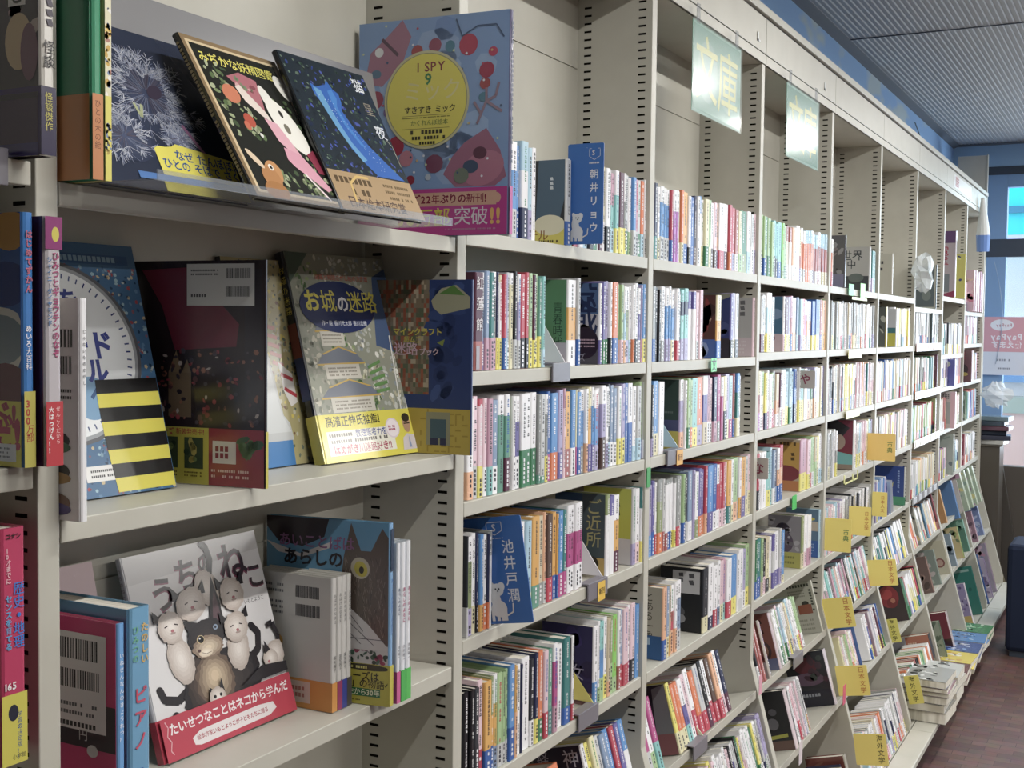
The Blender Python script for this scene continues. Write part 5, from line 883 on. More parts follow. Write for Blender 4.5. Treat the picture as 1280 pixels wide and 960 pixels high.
face('book', 'large black and maroon novel with silver title on the seventh shelf', 'book', 3.44, -.088, .15, .20, .03, z6, '#2a2a34', lambda A: (A.rect(0, 0, 1, 1, '#282a30'), A.ell(.5, .75, .3, .15, '#5a2a34'), A.ell(.5, .5, .4, .12, '#5e4a5c'), A.rect(0, 0, 1, .3, '#1e2030'), A.rows(.2, .18, .8, .24, 1, '#8a8e98', hgt=.9), busy(A, 8, ['#3c4440', '#44303a'], 0, .4, 1, 1, .05, .12)), 15, '#d8d0dc', None, gf)
face('book', 'orange and black record picture book at the foot of the third case', 'book', 3.15, -.178, .15, .21, .03, z7 + .001, '#b8502c', lambda A: (A.rect(0, 0, 1, 1, '#b4502e'), A.ell(.5, .5, .42, .3, '#2c2828'), A.ell(.5, .5, .14, .1, '#55504c'), A.ell(.5, .5, .03, .02, '#b8b0a8')), 15, '#2c62b4', None, gf)
face('book', 'maroon novel with grey spine group at the foot of the third case', 'book', 3.42, -.178, .14, .21, .03, z7 + .001, '#7a4038', blobs('#7a443c', ['#a8927a', '#8a5a4a', '#5a3434'], 8), 15, '#a8a498', None, gf)
face('magazine', 'magazine cover with a black haired person in turquoise on the fourth shelf', 'magazine', 4.03, -.002, .13, .20, .03, .842, '#8c8484', lambda A: (A.rect(0, 0, 1, 1, '#7a2c44'), A.poly([(0, .6), (.1, .95), (.5, 1), (.9, .85), (.6, .6), (.3, .45)], '#2c2a30'), A.ell(.55, .56, .22, .16, '#a08c80', 10), A.poly([(.2, .7), (.4, .8), (.7, .74), (.8, .8), (.6, .92), (.2, .9)], '#28262c'), A.poly([(0, .30), (.5, .36), (1, .30), (1, .05), (0, .1)], '#6aaeb4'), A.rect(0, 0, 1, .1, '#8a7a70'), A.ell(.2, .12, .12, .06, '#c06a84')), 0, '#d8dce0')
face('book', 'tall plain blue sheet standing behind the pale row on the seventh shelf', 'divider', 3.93, -.088, .135, .185, .006, z6, '#3f66a0', lambda A: A.rect(0, 0, 1, 1, '#3f68a4'), 15)
face('book', 'pale pink novel with a dark bird shape on the seventh shelf', 'book', 4.20, -.088, .13, .185, .028, z6, '#b09aa8', lambda A: (A.rect(0, 0, 1, 1, '#b29cae'), A.poly([(.1, .5), (.3, .9), (.5, .7), (.45, .45), (.3, .38)], '#4a4e56'), A.vrow(.7, .92, .5, .12, '#6a5a66'), A.rect(0, 0, 1, .3, '#b898a8')), 15, '#d8d4dc', None, gf)
face('book', 'cream sheet with printed lines at the left of the fifth case top shelf', 'book', 4.75, -.002, .15, .185, .02, 1.574, '#b8b6ac', lambda A: (A.rect(0, 0, 1, 1, '#b6b4a8'), A.rows(.5, .74, .85, .82, 1, '#44444a', hgt=.9), A.rows(.2, .58, .8, .66, 1, '#44444a', hgt=.9)))
face('book', 'white novel with heavy black lettering on the top shelf of the fourth case', 'book', 4.255, -.002, .13, .185, .028, 1.573, '#b8b8b6', lambda A: (A.rect(0, 0, 1, 1, '#b0b0ae'), A.text('世界', .12, .8, .34, '#3a4248', bold=.03), A.text('中', .3, .6, .3, '#3a4248', bold=.03), A.rect(0, 0, 1, .34, '#4a4e52'), A.ell(.6, .3, .25, .1, '#66706e')))
face('book', 'dark grey novel behind the green tags on the top shelf of the fourth case', 'book', 3.80, -.002, .13, .20, .02, 1.573, '#55565c', lambda A: (A.rect(0, 0, 1, 1, '#58585e'), busy(A, 12, ['#3c3c44', '#7a7078', '#8a8a90'], 0, .2, 1, 1), A.rect(0, 0, 1, .25, '#7c7c98')))
face('photo_book', 'dark framed photo book on the top shelf of the sixth case', 'book', 6.00, -.002, .12, .24, .02, 1.533, '#4a5258', lambda A: (A.rect(0, 0, 1, 1, '#a0a298'), A.rect(.06, .04, .94, .96, '#4a565c'), A.ell(.4, .6, .2, .15, '#7a8488'), A.ell(.6, .3, .2, .12, '#66706e')))
face('magazine', 'tall white magazine with crimson lettering on the seventh case', 'magazine', 6.62, -.012, .15, .39, .03, 1.613, '#b0a0aa', lambda A: (A.rect(0, 0, 1, 1, '#a89ca4'), A.rect(0, .82, 1, 1, '#5c3a6c'), A.text('電撃', .55, .78, .42, '#a82c4a', vert=True, bold=.03), A.rect(.3, .08, .8, .35, '#70767e'), A.poly([(0, 0), (1, 0), (1, .1), (.5, .04)], '#8a2c50')), 0, '#cdc8d0')
face('magazine', 'yellow magazine beside the white one with crimson lettering', 'magazine', 6.90, -.030, .12, .27, .03, 1.613, '#c0bc58', blobs('#c0bc58', ['#3c4470', '#7a5a50', '#d0cc70'], 7))
for i in range(5):
    face('magazine', 'pink patterned magazine, %s of five on the last case' % ('first', 'second', 'third', 'fourth', 'fifth')[i], 'magazine', 7.30 + i * .11, -.032, .16, .26 + .008 * (i % 2), .05, 1.543, '#c8a8b4', blobs('#c4a4b0', ['#b06a80', '#e0c8d0', '#a87a6a', '#d8b8a8'], 22) if i < 2 else None, 0, ('#b88a9a', '#d8ccd4', '#c8b8c4', '#b07c90', '#cfc4cc')[i], None, 'pink magazines on the last case')
face('comic_book', 'dark green and red comic on the second shelf of the fifth case', 'comic book', 4.64, -.002, .12, .18, .03, 1.335, '#54605a', blobs('#5a605c', ['#7a3c3c', '#2f7064', '#b0b4a8', '#3a3c3c', '#c8c890'], 18), 0, '#b0a038')
face('leaflet', 'white and green leaflet on the second shelf of the fifth case', 'leaflet', 4.88, -.002, .12, .175, .02, 1.335, '#c8ccd0', lambda A: (A.rect(0, 0, 1, 1, '#c8ccd2'), A.rect(0, .36, 1, .5, '#4a8088'), A.rect(0, 0, 1, .36, '#c8c448')))
face('picture_book', 'navy picture book with a small orange bird on the fifth shelf', 'book', 5.20, -.002, .145, .19, .02, .551, '#22408a', lambda A: (A.rect(0, 0, 1, 1, '#223f86'), A.ell(.55, .5, .09, .07, '#c88a4a'), A.poly([(.58, .5), (.66, .62), (.62, .45)], '#b0b040'), A.vrow(.82, .9, .3, .07, '#7a94c8'), A.rect(0, 0, 1, .14, '#4a90a0')), 0, '#b8bcb8', (.22, '#3a8a64'))
for i in range(3):
    t = volume('leaflet', ('lilac', 'pale blue', 'white')[i] + ' leaflet leaning in front of the navy bird book', 'leaflet', Matrix.Translation((4.83 + i * .06, .0, .553)) @ Matrix.Rotation(R(-20), 4, 'Y') @ Matrix.Translation((0, .13, 0)) @ Matrix.Rotation(R(-90), 4, 'Z'), .13, .165, .003, 'R', ('#7a7ab8', '#90b0d8', '#c8ccd8')[i], None, None, blobs(('#8a8ac0', '#a0b8d8', '#ccd0da')[i], ['#e0e4ec', '#6a70b0', '#b8c8e0'], 8), None, 'leaflets leaning by the bird book')
face('magazine', 'magazine with a large red flower face on the seventh shelf', 'magazine', 4.93, -.090, .14, .20, .02, z6, '#6a3038', lambda A: (A.rect(0, 0, 1, 1, '#3c3034'), A.ell(.5, .6, .34, .26, '#8a3038'), A.ell(.45, .66, .2, .12, '#a84044', 20), A.ell(.58, .45, .18, .12, '#74282e', 40), A.ell(.62, .5, .08, .06, '#b0705c')), 15, '#5a8a6c')
face('clock_poster', 'magazine with a big pale clock circle on the sixth case', 'magazine', 6.20, -.024, .20, .22, .02, z5, '#5a3a40', lambda A: (A.rect(0, 0, 1, 1, '#4c3a3e'), A.ell(.5, .62, .40, .34, '#8e9094', n=30), A.ell(.5, .62, .34, .29, '#a0a2a6', n=30), A.ell(.85, .42, .14, .1, '#7a2434'), A.rect(0, 0, 1, .2, '#a89088'), A.ell(.55, .22, .2, .12, '#b8a044')), 15, '#8c3040')
face('comic_book', 'green comic with small red figures on the fourth shelf of the sixth case', 'comic book', 6.08, -.002, .18, .20, .02, .841, '#8a9068', blobs('#8c9468', ['#a83c44', '#5a6a70', '#b8b490', '#70784c', '#4a4a44'], 20), 0)
face('comic_book', 'dark patterned comic on the second shelf of the sixth case', 'comic book', 5.90, -.002, .16, .19, .02, 1.318, '#3a4444', blobs('#3a4648', ['#5a8070', '#2c3438', '#7a8a80'], 14), 0)
face('comic_book', 'pink and dark comic on the third shelf of the sixth case', 'comic book', 6.10, -.002, .16, .19, .02, 1.090, '#6a4050', blobs('#5c3c4c', ['#c05a80', '#3c3840', '#7a6a6c'], 14), 0)
face('comic_book', 'violet comic with red corner standing proud of the seventh case', 'comic book', 6.58, -.030, .16, .155, .04, 1.091, '#5a5c9c', lambda A: (A.rect(0, 0, 1, 1, '#5a5ea6'), A.rect(0, .68, .5, 1, '#a83444'), A.ell(.72, .82, .14, .12, '#b0b8b0'), busy(A, 10, ['#6a70b8', '#4a4c90'], .1, .05, .9, .65)), 0, '#8c88b8')
face('comic_book', 'brown comic with crimson lettering standing proud of the last case', 'comic book', 7.24, -.040, .18, .20, .09, 1.091, '#6a444c', lambda A: (A.rect(0, 0, 1, 1, '#684850'), A.text('英雄', .1, .85, .35, '#9c3044', bold=.03), A.ell(.6, .4, .3, .2, '#3c3034'), A.ell(.75, .25, .15, .06, '#a8984c')), 0, '#b09ca4')
face('magazine', 'white framed magazine with small lines on the seventh case, fourth shelf', 'magazine', 6.56, -.040, .17, .215, .04, .841, '#b8b4b6', lambda A: (A.rect(0, 0, 1, 1, '#b4b0b2'), A.rows(.4, .8, .85, .95, 3, '#55555a', hgt=.8), A.rect(.3, .12, .9, .72, '#98a0a0'), A.rect(0, 0, .4, .2, '#a87868'), A.rect(.86, 0, 1, 1, '#c8a8b4')), 0, '#c0a0ac')
face('magazine', 'grey green magazine on the fifth shelf of the seventh case', 'magazine', 6.60, -.030, .16, .24, .03, .561, '#94a098', blobs('#94a09a', ['#7a8a84', '#b8c0b8', '#5a6a70'], 10), 0)
face('picture_book', 'plain blue book leaning in the slanted magazine rack', 'book', 6.82, -.050, .14, .235, .04, z5 - .02, '#4a74a8', lambda A: (A.rect(0, 0, 1, 1, '#4a76aa'), A.rows(.05, .1, .3, .6, 4, '#b8a090', hgt=.8)), 15, '#4a76aa')
for i in range(4):
    face('magazine', 'pale green and pink patterned magazine, %s of four on the last case' % ('first', 'second', 'third', 'fourth')[i], 'magazine', 7.06 + i * .16, -.075 - i * .004, .17, .24, .045, z5, '#9cac98', blobs('#9cac98', ['#b8c0a8', '#c8c080', '#b890a8', '#7a9088', '#a878a8'], 30), 17, '#a8b49c', None, 'patterned magazines on the last case')
face('magazine', 'cream magazine with a maroon seal on the seventh shelf of the sixth case', 'magazine', 6.20, -.092, .17, .19, .02, z6, '#b0ac98', lambda A: (A.rect(0, 0, 1, 1, '#b0ac98'), A.ell(.75, .35, .16, .14, '#7a4a48'), A.ell(.75, .35, .11, .1, '#a88c80'), A.rect(0, .1, .45, .8, '#9a98a0')), 15)
face('comic_book', 'grey green comic lying behind the cream magazine', 'comic book', 5.86, -.092, .17, .19, .02, z6, '#7a8880', blobs('#7c8a84', ['#a0a8a0', '#5a7070', '#b0a8a8'], 14), 15)
zb = z7 + .001
face('magazine', 'large blue magazine at the foot of the far cases', 'magazine', 7.30, -.178, .20, .32, .02, zb, '#35548e', lambda A: (A.rect(0, 0, 1, 1, '#36558e'), A.rect(0, .7, 1, 1, '#6c88a4'), busy(A, 8, ['#2c4880', '#5070a4'], 0, 0, 1, .7)), 15)
face('magazine', 'teal green magazine in front of the large blue one', 'magazine', 6.98, -.178, .17, .30, .02, zb, '#2f7a70', lambda A: (A.rect(0, 0, 1, 1, '#2f7c70'), A.rect(.1, .9, .9, .95, '#8ab0a8'), busy(A, 6, ['#3c8c80', '#28685e'], 0, 0, 1, .8)), 15)
face('magazine', 'pinkish picture magazine near the far end of the ledge', 'magazine', 7.72, -.178, .19, .33, .03, zb, '#8c7a8c', blobs('#8c8494', ['#a87a90', '#6a7a94', '#b8a0ac', '#7c5a74'], 26), 15)
face('comic_book', 'purple drawn comic at the foot of the far cases', 'comic book', 6.60, -.178, .18, .26, .03, zb, '#8a7ca4', lambda A: (A.rect(0, 0, 1, 1, '#8a80a8'), busy(A, 30, ['#5c4c78', '#b4acc4', '#746494'], .02, .3, .98, .98, .02, .06), A.rect(0, 0, 1, .26, '#b09a5c')), 15, '#c8c4cc')
face('comic_book', 'black and white comic at the foot of the far cases', 'comic book', 6.28, -.178, .13, .24, .03, zb, '#a8a6a8', lambda A: (A.rect(0, 0, 1, 1, '#a8a6aa'), busy(A, 30, ['#44444a', '#d4d4d6', '#77757c'], .02, .3, .98, .98, .02, .08), A.rect(.1, .04, .9, .28, '#3a3a3e')), 15, '#d0ced2')
face('magazine', 'maroon magazine with white letters at the foot of the sixth case', 'magazine', 5.86, -.178, .17, .24, .04, zb, '#74303c', lambda A: (A.rect(0, 0, 1, 1, '#702c3c'), A.rect(0, 0, 1, .4, '#3a1e24'), A.rows(.2, .06, .9, .3, 1, '#b8a8a8', hgt=.6)), 15, '#c0b4b8')
face('magazine', 'orange and grey magazine at the foot of the fifth case', 'magazine', 5.30, -.178, .19, .24, .05, zb, '#a86a50', lambda A: (A.rect(0, 0, 1, 1, '#a86650'), A.rect(0, .1, .4, 1, '#a8a8b4'), A.rows(.45, .4, .7, .9, 5, '#c8a890')), 15, '#4a4a50')
face('magazine', 'cream book showing its cover beside the yellow strip at the foot', 'magazine', 4.52, -.17, .17, .235, .02, zb, '#a8a68e', lambda A: (A.rect(0, 0, 1, 1, '#a8a68e'), A.ell(.5, .5, .1, .07, '#8a846c'), A.rect(.2, .8, .9, .88, '#8f8c76')), 15)
k = 0
for (r_, X, yf_, h_, c, pal, s_) in ((5, 5.62, -.024, .20, '#8a8c86', ['#b8bab0', '#5a6460', '#c8a870'], 'grey speckled'), (5, 5.86, -.024, .19, '#3c6a8c', ['#7aa0bc', '#2c4c6c'], 'steel blue'), (5, 6.46, -.03, .20, '#a87a4a', ['#c8a070', '#6a4a34', '#d0c0a0'], 'tan and brown'), (6, 6.46, -.092, .19, '#7a8c9a', ['#b0bcc8', '#4a5c6c'], 'cloudy blue grey'),
        (6, 6.74, -.092, .19, '#b8a878', ['#8a9a5a', '#d0c8a0', '#6a7a58'], 'straw yellow'), (6, 7.00, -.092, .20, '#4a7a6c', ['#7aa898', '#2c5a50'], 'sea green'), (6, 7.40, -.092, .20, '#8c6a7c', ['#b898a8', '#5c4454'], 'mauve'), (6, 7.70, -.092, .20, '#6a7ca8', ['#9aa8c8', '#445684'], 'periwinkle'),
        (5, 6.98, -.05, .20, '#c0b8b0', ['#8a8078', '#e0dcd4'], 'ivory'), (6, 5.62, -.092, .19, '#6a5450', ['#8a7068', '#4a3834'], 'chocolate brown'), (4, 6.86, -.002, .20, '#a8b4b0', ['#6a7a78', '#d0d8d4'], 'mint grey'), (4, 7.30, -.002, .20, '#8c3c4c', ['#c08a90', '#5c2430'], 'wine red'),
        (3, 7.30, -.002, .19, '#5c6c5c', ['#8a9c84', '#3c4a3c'], 'moss green'), (7, 7.52, -.178, .26, '#b0a4b8', ['#7c6c8c', '#d4ccd8'], 'pale lilac'), (7, 5.62, -.178, .24, '#8a9484', ['#5a6a58', '#b8c0b0'], 'sage')):
    zz_ = {3: .841, 4: .551, 5: z5, 6: z6, 7: z7 + .001}[r_]
    face('magazine', '%s magazine shown cover first on the %s shelf of the magazine racks' % (s_, SHELF[r_]), 'magazine', X, yf_, .17, h_, .022, zz_, c, blobs(c, pal, 20), 15 if r_ > 4 else 0, pal[0], None, 'magazines in the far racks')
for b_, r_ in ((6, 1), (6, 2), (6, 3), (6, 4)):
    z_ = shelf_z(b_, r_); A = None
    t = thing('price_strip', ('orange', 'tan', 'cream', 'silver')[r_ - 1] + ' price strip along the %s shelf edge of the sixth case' % SHELF[r_], 'price strip', (5.83, -.006, z_), 'price strips on the sixth case')
    q = MB(); q.box((5.43, -.007, z_ - .028), (6.24, -.004, z_ + .012), col(('#b87a58', '#b08a6a', '#b8b09c', '#a8aab0')[r_ - 1])); q.build('strip', M['gloss'], t)
    for i in range(5): q = MB(); q.box((5.46 + i * .16, -.0085, z_ - .024), (5.54 + i * .16, -.007, z_ + .006), col(('#d8d0c8', '#c8a890', '#e0dcd0', '#d0d4dc')[r_ - 1])); q.build('price_card', M['print'], t)
# piles lying flat on the front ledge
def flat(label, x, y, z, lx, ly, th, turn, cover, art, group, sag=0.0):
    t = thing('magazine', label, 'magazine', (x, y, z), group); Mx = Matrix.Translation((x, y, z)) @ Matrix.Rotation(R(turn), 4, 'Z')
    n = 8; q = MB(); q.x = Mx; pr = []
    f = lambda v: -sag * (v ** 2)
    top = [(-ly / 2 + ly * i / n, th + f(1 - i / n)) for i in range(n + 1)]; bot = [(a, b_ - th) for a, b_ in top]
    q.prism_x([(a, b_ + .0006) for a, b_ in top] + [(a, b_ - .0006) for a, b_ in top[::-1]], -lx / 2, lx / 2, col(cover)); q.prism_x([(a, b_ + .001) for a, b_ in bot] + [(a, b_) for a, b_ in bot[::-1]], -lx / 2, lx / 2, jit(col(cover), .2)); q.build('cover', M['gloss'], t)
    q = MB(); q.x = Mx; q.prism_x([(a, b_ - .0007) for a, b_ in top[:]] + [(a, b_ + .0011) for a, b_ in bot[::-1]], -lx / 2 + .002, lx / 2 - .002); q.build('page_block', M['pages'], t)
    A = Art(Mx @ Vector((-lx / 2, -ly / 2 * .35, th)), Mx.to_3x3() @ Vector((1, 0, 0)), Mx.to_3x3() @ Vector((0, 1, 0)), lx, ly * .85, n=Vector((0, 0, 1)), lift=.0009); art(A)
    return A.build('cover_print', t, 'gloss')
zz = -.330
for i, (c, pal, s_) in enumerate((('#77756f', ['#8a8880'], 'dull grey thick'), ('#6c6a66', ['#807e78'], 'grey bound'), ('#7c7a74', ['#8c8a84'], 'grey edged'), ('#8a6a74', ['#c8a8b4', '#2c282c', '#c86488'], 'pink and black'), ('#4c3c44', ['#c04a78', '#b8a8b0', '#2a2428'], 'magenta splashed'), ('#9a9c98', ['#3a3c3c', '#d4d6d2', '#6a6c68'], 'black and white leafy'))):
    th = (.05, .035, .03, .018, .018, .03)[i]; flat('%s magazine lying in the nearer pile on the ledge' % s_, 4.755 + rnd.uniform(-.01, .01), -.222 + rnd.uniform(-.008, .008), zz, .25, .17, th, rnd.uniform(-3, 3), c, blobs(c, pal, 26), 'nearer pile of magazines on the ledge'); zz += th + .0012
zz = -.330
for i, (c, pal, s_) in enumerate((('#8a8c88', ['#c8cac6', '#4a4c4a'], 'plastic wrapped grey'), ('#a8a49c', ['#c07a70', '#8c8a80'], 'cream and coral'), ('#b8bab6', ['#5a5c5a', '#d4d6d2'], 'white streaked'))):
    th = (.06, .035, .035)[i]; flat('%s magazine lying in the second pile on the ledge' % s_, 5.06 + rnd.uniform(-.02, .02), -.222, zz, .25, .17, th, rnd.uniform(-4, 4), c, blobs(c, pal, 22), 'second pile of magazines on the ledge'); zz += th + .0012
for i, (c, pal, s_) in enumerate((('#6a3a38', ['#8a5a50', '#4a2a2c'], 'red brown'), ('#d0bc3c', ['#e0dcd0', '#c8a030'], 'yellow and white'), ('#34508c', ['#7a98c0', '#c8ccd8'], 'dark blue'), ('#4a80b8', ['#a8c0d8', '#34609c'], 'light blue'), ('#2f7c4c', ['#5aa06c', '#b8d0b8'], 'green'))):
    for k in range(2):
        flat('%s magazine %s on the ledge beyond the piles' % (s_, ('lying below its twin', 'lying on top of its twin')[k]), 5.42 + i * .235, -.222 + .004 * k, -.330 + k * .0262, .22, .16, .025, rnd.uniform(-3, 3), c, blobs(c, pal, 18), 'coloured magazines lying along the ledge')
# crumpled clear bag hanging over the top shelf
def bag(label, c0, s_, seed):
    t = thing('plastic_bag', label, 'bag', c0); q = MB(); r_ = random.Random(seed); n, m_ = 10, 7; vs = []
    for i in range(m_):
        for j in range(n):
            th_ = 6.283 * j / n; ph = math.pi * (i + .5) / m_; k = 1 + r_.uniform(-.28, .28)
            vs.append((c0[0] + s_[0] * k * math.sin(ph) * math.cos(th_), c0[1] + s_[1] * k * math.sin(ph) * math.sin(th_), c0[2] + s_[2] * k * math.cos(ph)))
    q.add(vs, [(i * n + j, i * n + (j + 1) % n, (i + 1) * n + (j + 1) % n, (i + 1) * n + j) for i in range(m_ - 1) for j in range(n)] + [tuple(range(n))[::-1], tuple(range((m_ - 1) * n, m_ * n))]); q.build('film', M['bagfilm'], t); return t
M['bagfilm'] = mat_clear('crumpled_clear_film', hx('#dfe6ea'), .55, .15)
bag('crumpled clear bag hanging from the top shelf of the fifth case', (5.30, -.05, 1.70), (.07, .05, .085), 3)
bag('clear wrapped bundle above the dark pile near the window', (8.02, -.11, .98), (.06, .10, .08), 5)
# dark wrapped piles and cardboard near the corner
t = thing('cardboard_box', 'dull brown cardboard box under the wrapped bundles in the corner', 'box', (8.27, .02, FLOOR))
q = MB(); q.box((8.14, -.13, FLOOR), (8.39, .16, .61), hx('#4c463f')); q.build('body', M['print'], t, bevel=.003)
q = MB(); q.box((8.13, -.14, .612), (8.40, .01, .617), hx('#5a5248')); q.build('flap', M['print'], t); q = MB(); q.box((8.13, .02, .612), (8.40, .17, .617), hx('#5a5248')); q.build('flap', M['print'], t)
for i, (c, s_) in enumerate((('#b8b8b4', 'white creased'), ('#3a3c4a', 'charcoal'), ('#2c3444', 'dark navy'), ('#5a3a48', 'plum edged'), ('#34404c', 'slate'), ('#6a7c84', 'grey blue top'))):
    q = MB(); dx = rnd.uniform(-.02, .02); q.x = Matrix.Translation((8.25 + dx, -.02 - .03 * (i % 2), .619 + i * .034)) @ Matrix.Rotation(R(rnd.uniform(-8, 8)), 4, 'Z'); q.box((-.09, -.14, 0), (.09, .14, .033), hx(c)); o = q.build('wrapped_bundle', M['gloss'], bevel=.006); tag(o, '%s shrink wrapped bundle in the dark pile by the window' % s_, 'bundle', 'wrapped bundles piled by the window')
q = MB(); pr = [(.08, FLOOR + .002), (.08, .60), (-.09, .645), (-.265, -.38), (-.27, FLOOR + .002)]; q.prism_x(pr[::-1], 8.42, 8.45, hx('#45413d')); q.prism_x([(y, z - .03 if z > 0 else z) for y, z in pr][::-1], 8.45, 8.49, hx('#3c3936')); tag(q.build('cardboard_sheet', M['print'], bevel=.002), 'tall dark cardboard sheets with a slanting edge beside the window', 'cardboard')
q = MB(); q.x = Matrix.Translation((8.10, -.245, FLOOR + .003)) @ Matrix.Rotation(R(-16), 4, 'X'); q.box((0, 0, 0), (.008, .03, 1.0), hx('#77705f')); q.box((.009, .002, 0), (.02, .028, .97), hx('#6a6455')); tag(q.build('cardboard_strip', M['print']), 'narrow pale cardboard edge leaning in front of the brown box', 'cardboard')
t = thing('storage_box', 'tall navy cloth covered box standing in the aisle at the right edge', 'box', (6.9, -.5, FLOOR))
q = MB(); q.box((6.72, -.85, FLOOR + .03), (7.10, -.335, .16)); q.build('cover', M['navy'], t, bevel=.03); q = MB(); q.box((6.74, -.83, FLOOR), (7.08, -.36, FLOOR + .04)); q.build('base', M['darkgrey'], t)
q = MB(); q.cyl((7.42, -.335, FLOOR), (7.42, -.335, FLOOR + .07), .045, n=20); o = q.build('paper_roll', M['white']); tag(o, 'small white roll standing on the floor below the end of the ledge', 'roll')
# pennant at the header end
q = MB(); q.cyl((7.66, -.03, 2.30), (7.72, -.03, 2.06), .012, hx('#d8dcdc'), 12, .045); q.cyl((7.72, -.03, 2.06), (7.73, -.03, 1.95), .045, hx('#6c8cc8'), 12, .04); o = q.build('paper_cone', M['print']); tag(o, 'white and blue paper cone hanging from the far end of the header', 'decoration')
# wire running under the ceiling by the far corner
cu = MB(); p0 = None
for i in range(11):
    p = Vector((6.9 + i * .13, .285 - .001 * i, 2.70 - .10 * math.sin(i / 10 * math.pi) - i * .012))
    if p0 is not None: cu.cyl(p0, p, .003, hx('#3a4048'), 6)
    p0 = p
tag(cu.build('cable', M['print']), 'thin dark cable sagging across the painted sky wall', 'cable')
cu = MB(); p0 = None
for i in range(13):
    a = i / 12; p = Vector((8.56, -.01 - .05 * math.sin(a * 3.14) - .03 * a, 1.93 - .75 * a))
    if p0 is not None: cu.cyl(p0, p, .002, hx('#8a9cb0'), 6)
    p0 = p
tag(cu.build('cable', M['print']), 'thin pale cord curving down the blue window frame', 'cable')
# poster seen from its back through the sheet
t = thing('poster', 'pink and white payment poster with reversed lettering on the window', 'poster', (8.56, -.08, 1.34))
q = MB(); q.box((8.572, -.26, 1.10), (8.574, .048, 1.525), hx('#d0d6e2')); q.build('sheet', M['print'], t)
A = Art(Vector((8.572, -.26, 1.10)), Vector((0, 1, 0)), Vector((0, 0, 1)), .308, .425, n=Vector((-1, 0, 0)), lift=.0004)
A.rect(0, .40, 1, 1, '#d09aa6'); A.ell(.60, .86, .26, .10, '#dcdfe8'); A.text('PayPay', .38, .86, .10, '#b87a8c', bold=.02); A.text('PayPay', .15, .66, .19, '#e2e0e8', bold=.03); A.text('使えます', .15, .52, .17, '#e2e0e8', bold=.03); A.rows(.4, .24, .75, .28, 1, '#8a90a0', hgt=.9); A.rows(.4, .10, .75, .13, 1, '#8a90a0', hgt=.9); A.build('lettering', t)
# the street outside the window
def outside(name, label, cat, parts):
    t = thing(name, label, cat, (11.5, -1, FLOOR))
    for nm, a, b_, c in parts: q = MB(); q.box(a, b_, hx(c)); q.build(nm, M['print'], t)
outside('building', 'pale building across the street seen through the window', 'building', [('wall', (12.2, -3.5, -.5), (12.5, 1, 4.2), '#e8e4e4'), ('lower_wall', (12.0, -3.5, -.5), (12.2, 1, .75), '#d8b4a8'), ('window_band', (12.05, -3.5, .92), (12.2, 1, 1.12), '#5a86b4'), ('ledge', (11.95, -3.5, .62), (12.2, 1, .78), '#9aa494')])
outside('awning', 'bright cyan striped awning outside the upper window', 'awning', [('canopy', (11.0, -3.4, 2.30), (11.6, .8, 2.78), '#10d8e0'), ('stripe', (10.95, -3.4, 2.50), (11.02, .8, 2.56), '#1c7c9c'), ('valance', (10.95, -3.4, 2.16), (11.0, .8, 2.30), '#c0c8ec')])
outside('display_rack', 'low bright rack of blue and white goods outside the window', 'rack', [('frame', (10.4, -3.0, -.45), (10.8, .5, .10), '#dfe6ea'), ('goods', (10.35, -.55, -.1), (10.42, -.30, .04), '#4a9ad0')])
q = MB(); q.box((XW + .13, -6, FLOOR - .1), (14, 3, FLOOR - .02)); o = q.build('pavement', newmat('pale_pavement', hx('#b0aeb0'), .9, .2)[0]); o['kind'] = 'structure'

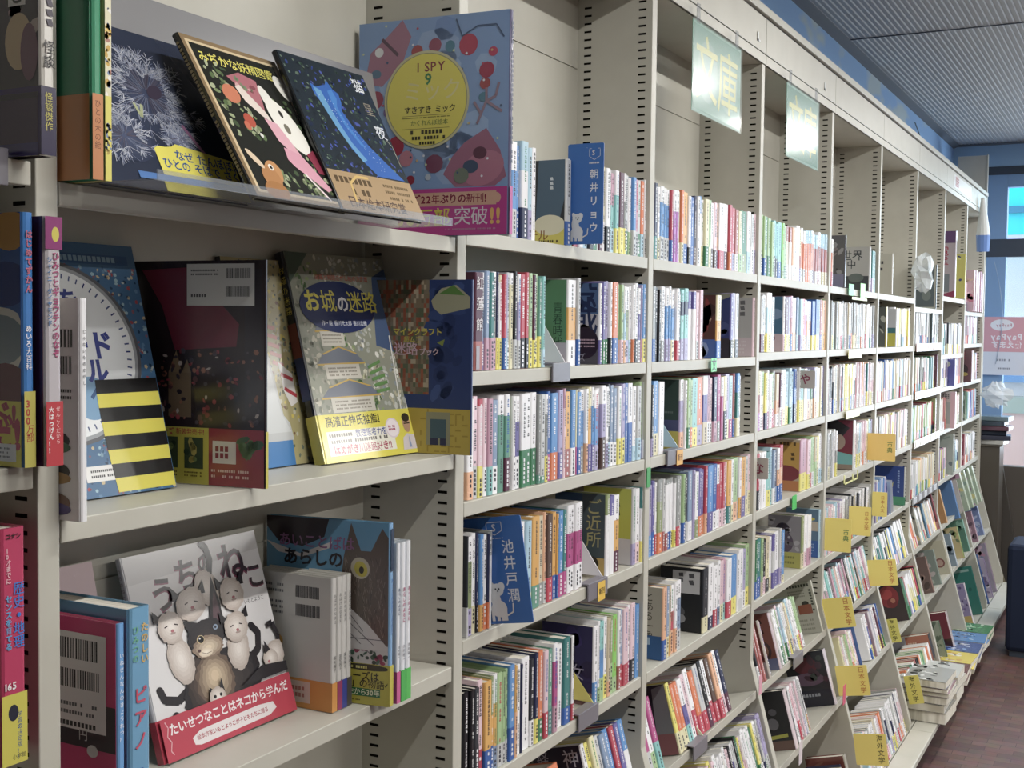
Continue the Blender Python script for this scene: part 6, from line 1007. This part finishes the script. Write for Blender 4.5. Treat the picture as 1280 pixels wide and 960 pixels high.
# ---------------------------------------------------------------- light
def area(name, loc, rot, sx, sy, power, color):
    l = bpy.data.lights.new(name, 'AREA'); l.shape = 'RECTANGLE'; l.size = sx; l.size_y = sy; l.energy = power; l.color = color
    o = bpy.data.objects.new(name, l); C.objects.link(o); o.location = loc; o.rotation_euler = rot; return o
k = 0
for row, y in (('near', -1.25), ('far', -4.0)):
    for x in (0.4, 2.6, 4.8, 7.0):
        k += 1
        t = thing('ceiling_light', 'white fluorescent tube light of the %s row, %s from the window' % (row, NTH(int((7.0 - x) / 2.2 + 1.5))), 'lamp', (x, y, CEIL), 'tube lights on the ribbed ceiling')
        q = MB(); q.box((x - .62, y - .06, CEIL - .05), (x + .62, y + .06, CEIL - .004)); q.build('housing', M['white'], t, bevel=.004)
        q = MB(); q.cyl((x - .6, y, CEIL - .07), (x + .6, y, CEIL - .07), .013); q.build('tube', M['tube'], t)
        area('tube_light', (x, y, CEIL - .09), (0, 0, 0), 1.2, .05, 24 if row == 'near' else 42, (1.0, .975, .92))
area('window_daylight', (XW + .5, -1.6, 1.6), (0, R(90), 0), 2.2, 2.6, 70, (.78, .9, 1.0))
w = bpy.data.worlds.new('outdoors'); bpy.context.scene.world = w; w.use_nodes = True
w.node_tree.nodes['Background'].inputs['Color'].default_value = (.75, .88, 1, 1); w.node_tree.nodes['Background'].inputs['Strength'].default_value = 1.6
# ---------------------------------------------------------------- camera
cd = bpy.data.cameras.new('camera'); cam = bpy.data.objects.new('camera', cd); C.objects.link(cam)
cd.sensor_fit = 'HORIZONTAL'; cd.sensor_width = 36.0; cd.lens = 1520.0 / 1280 * 36
yaw, pit, roll = R(27.91), R(-2.6065), R(0.6363)
fw = Vector((math.cos(pit) * math.cos(yaw), math.cos(pit) * math.sin(yaw), math.sin(pit)))
rt = fw.cross(Vector((0, 0, 1))).normalized(); up = rt.cross(fw)
r2 = rt * math.cos(roll) + up * math.sin(roll); u2 = -rt * math.sin(roll) + up * math.cos(roll)
mw = Matrix((r2, u2, -fw)).transposed().to_4x4(); mw.translation = Vector((-0.9591, -1.0791, 1.3996)); cam.matrix_world = mw
cd.clip_start = .05; cd.clip_end = 60
sc = bpy.context.scene; sc.camera = cam
sc.view_settings.view_transform = 'Standard'; sc.view_settings.look = 'None'; sc.view_settings.gamma = 1; sc.view_settings.use_curve_mapping = False; sc.view_settings.exposure = 0.62
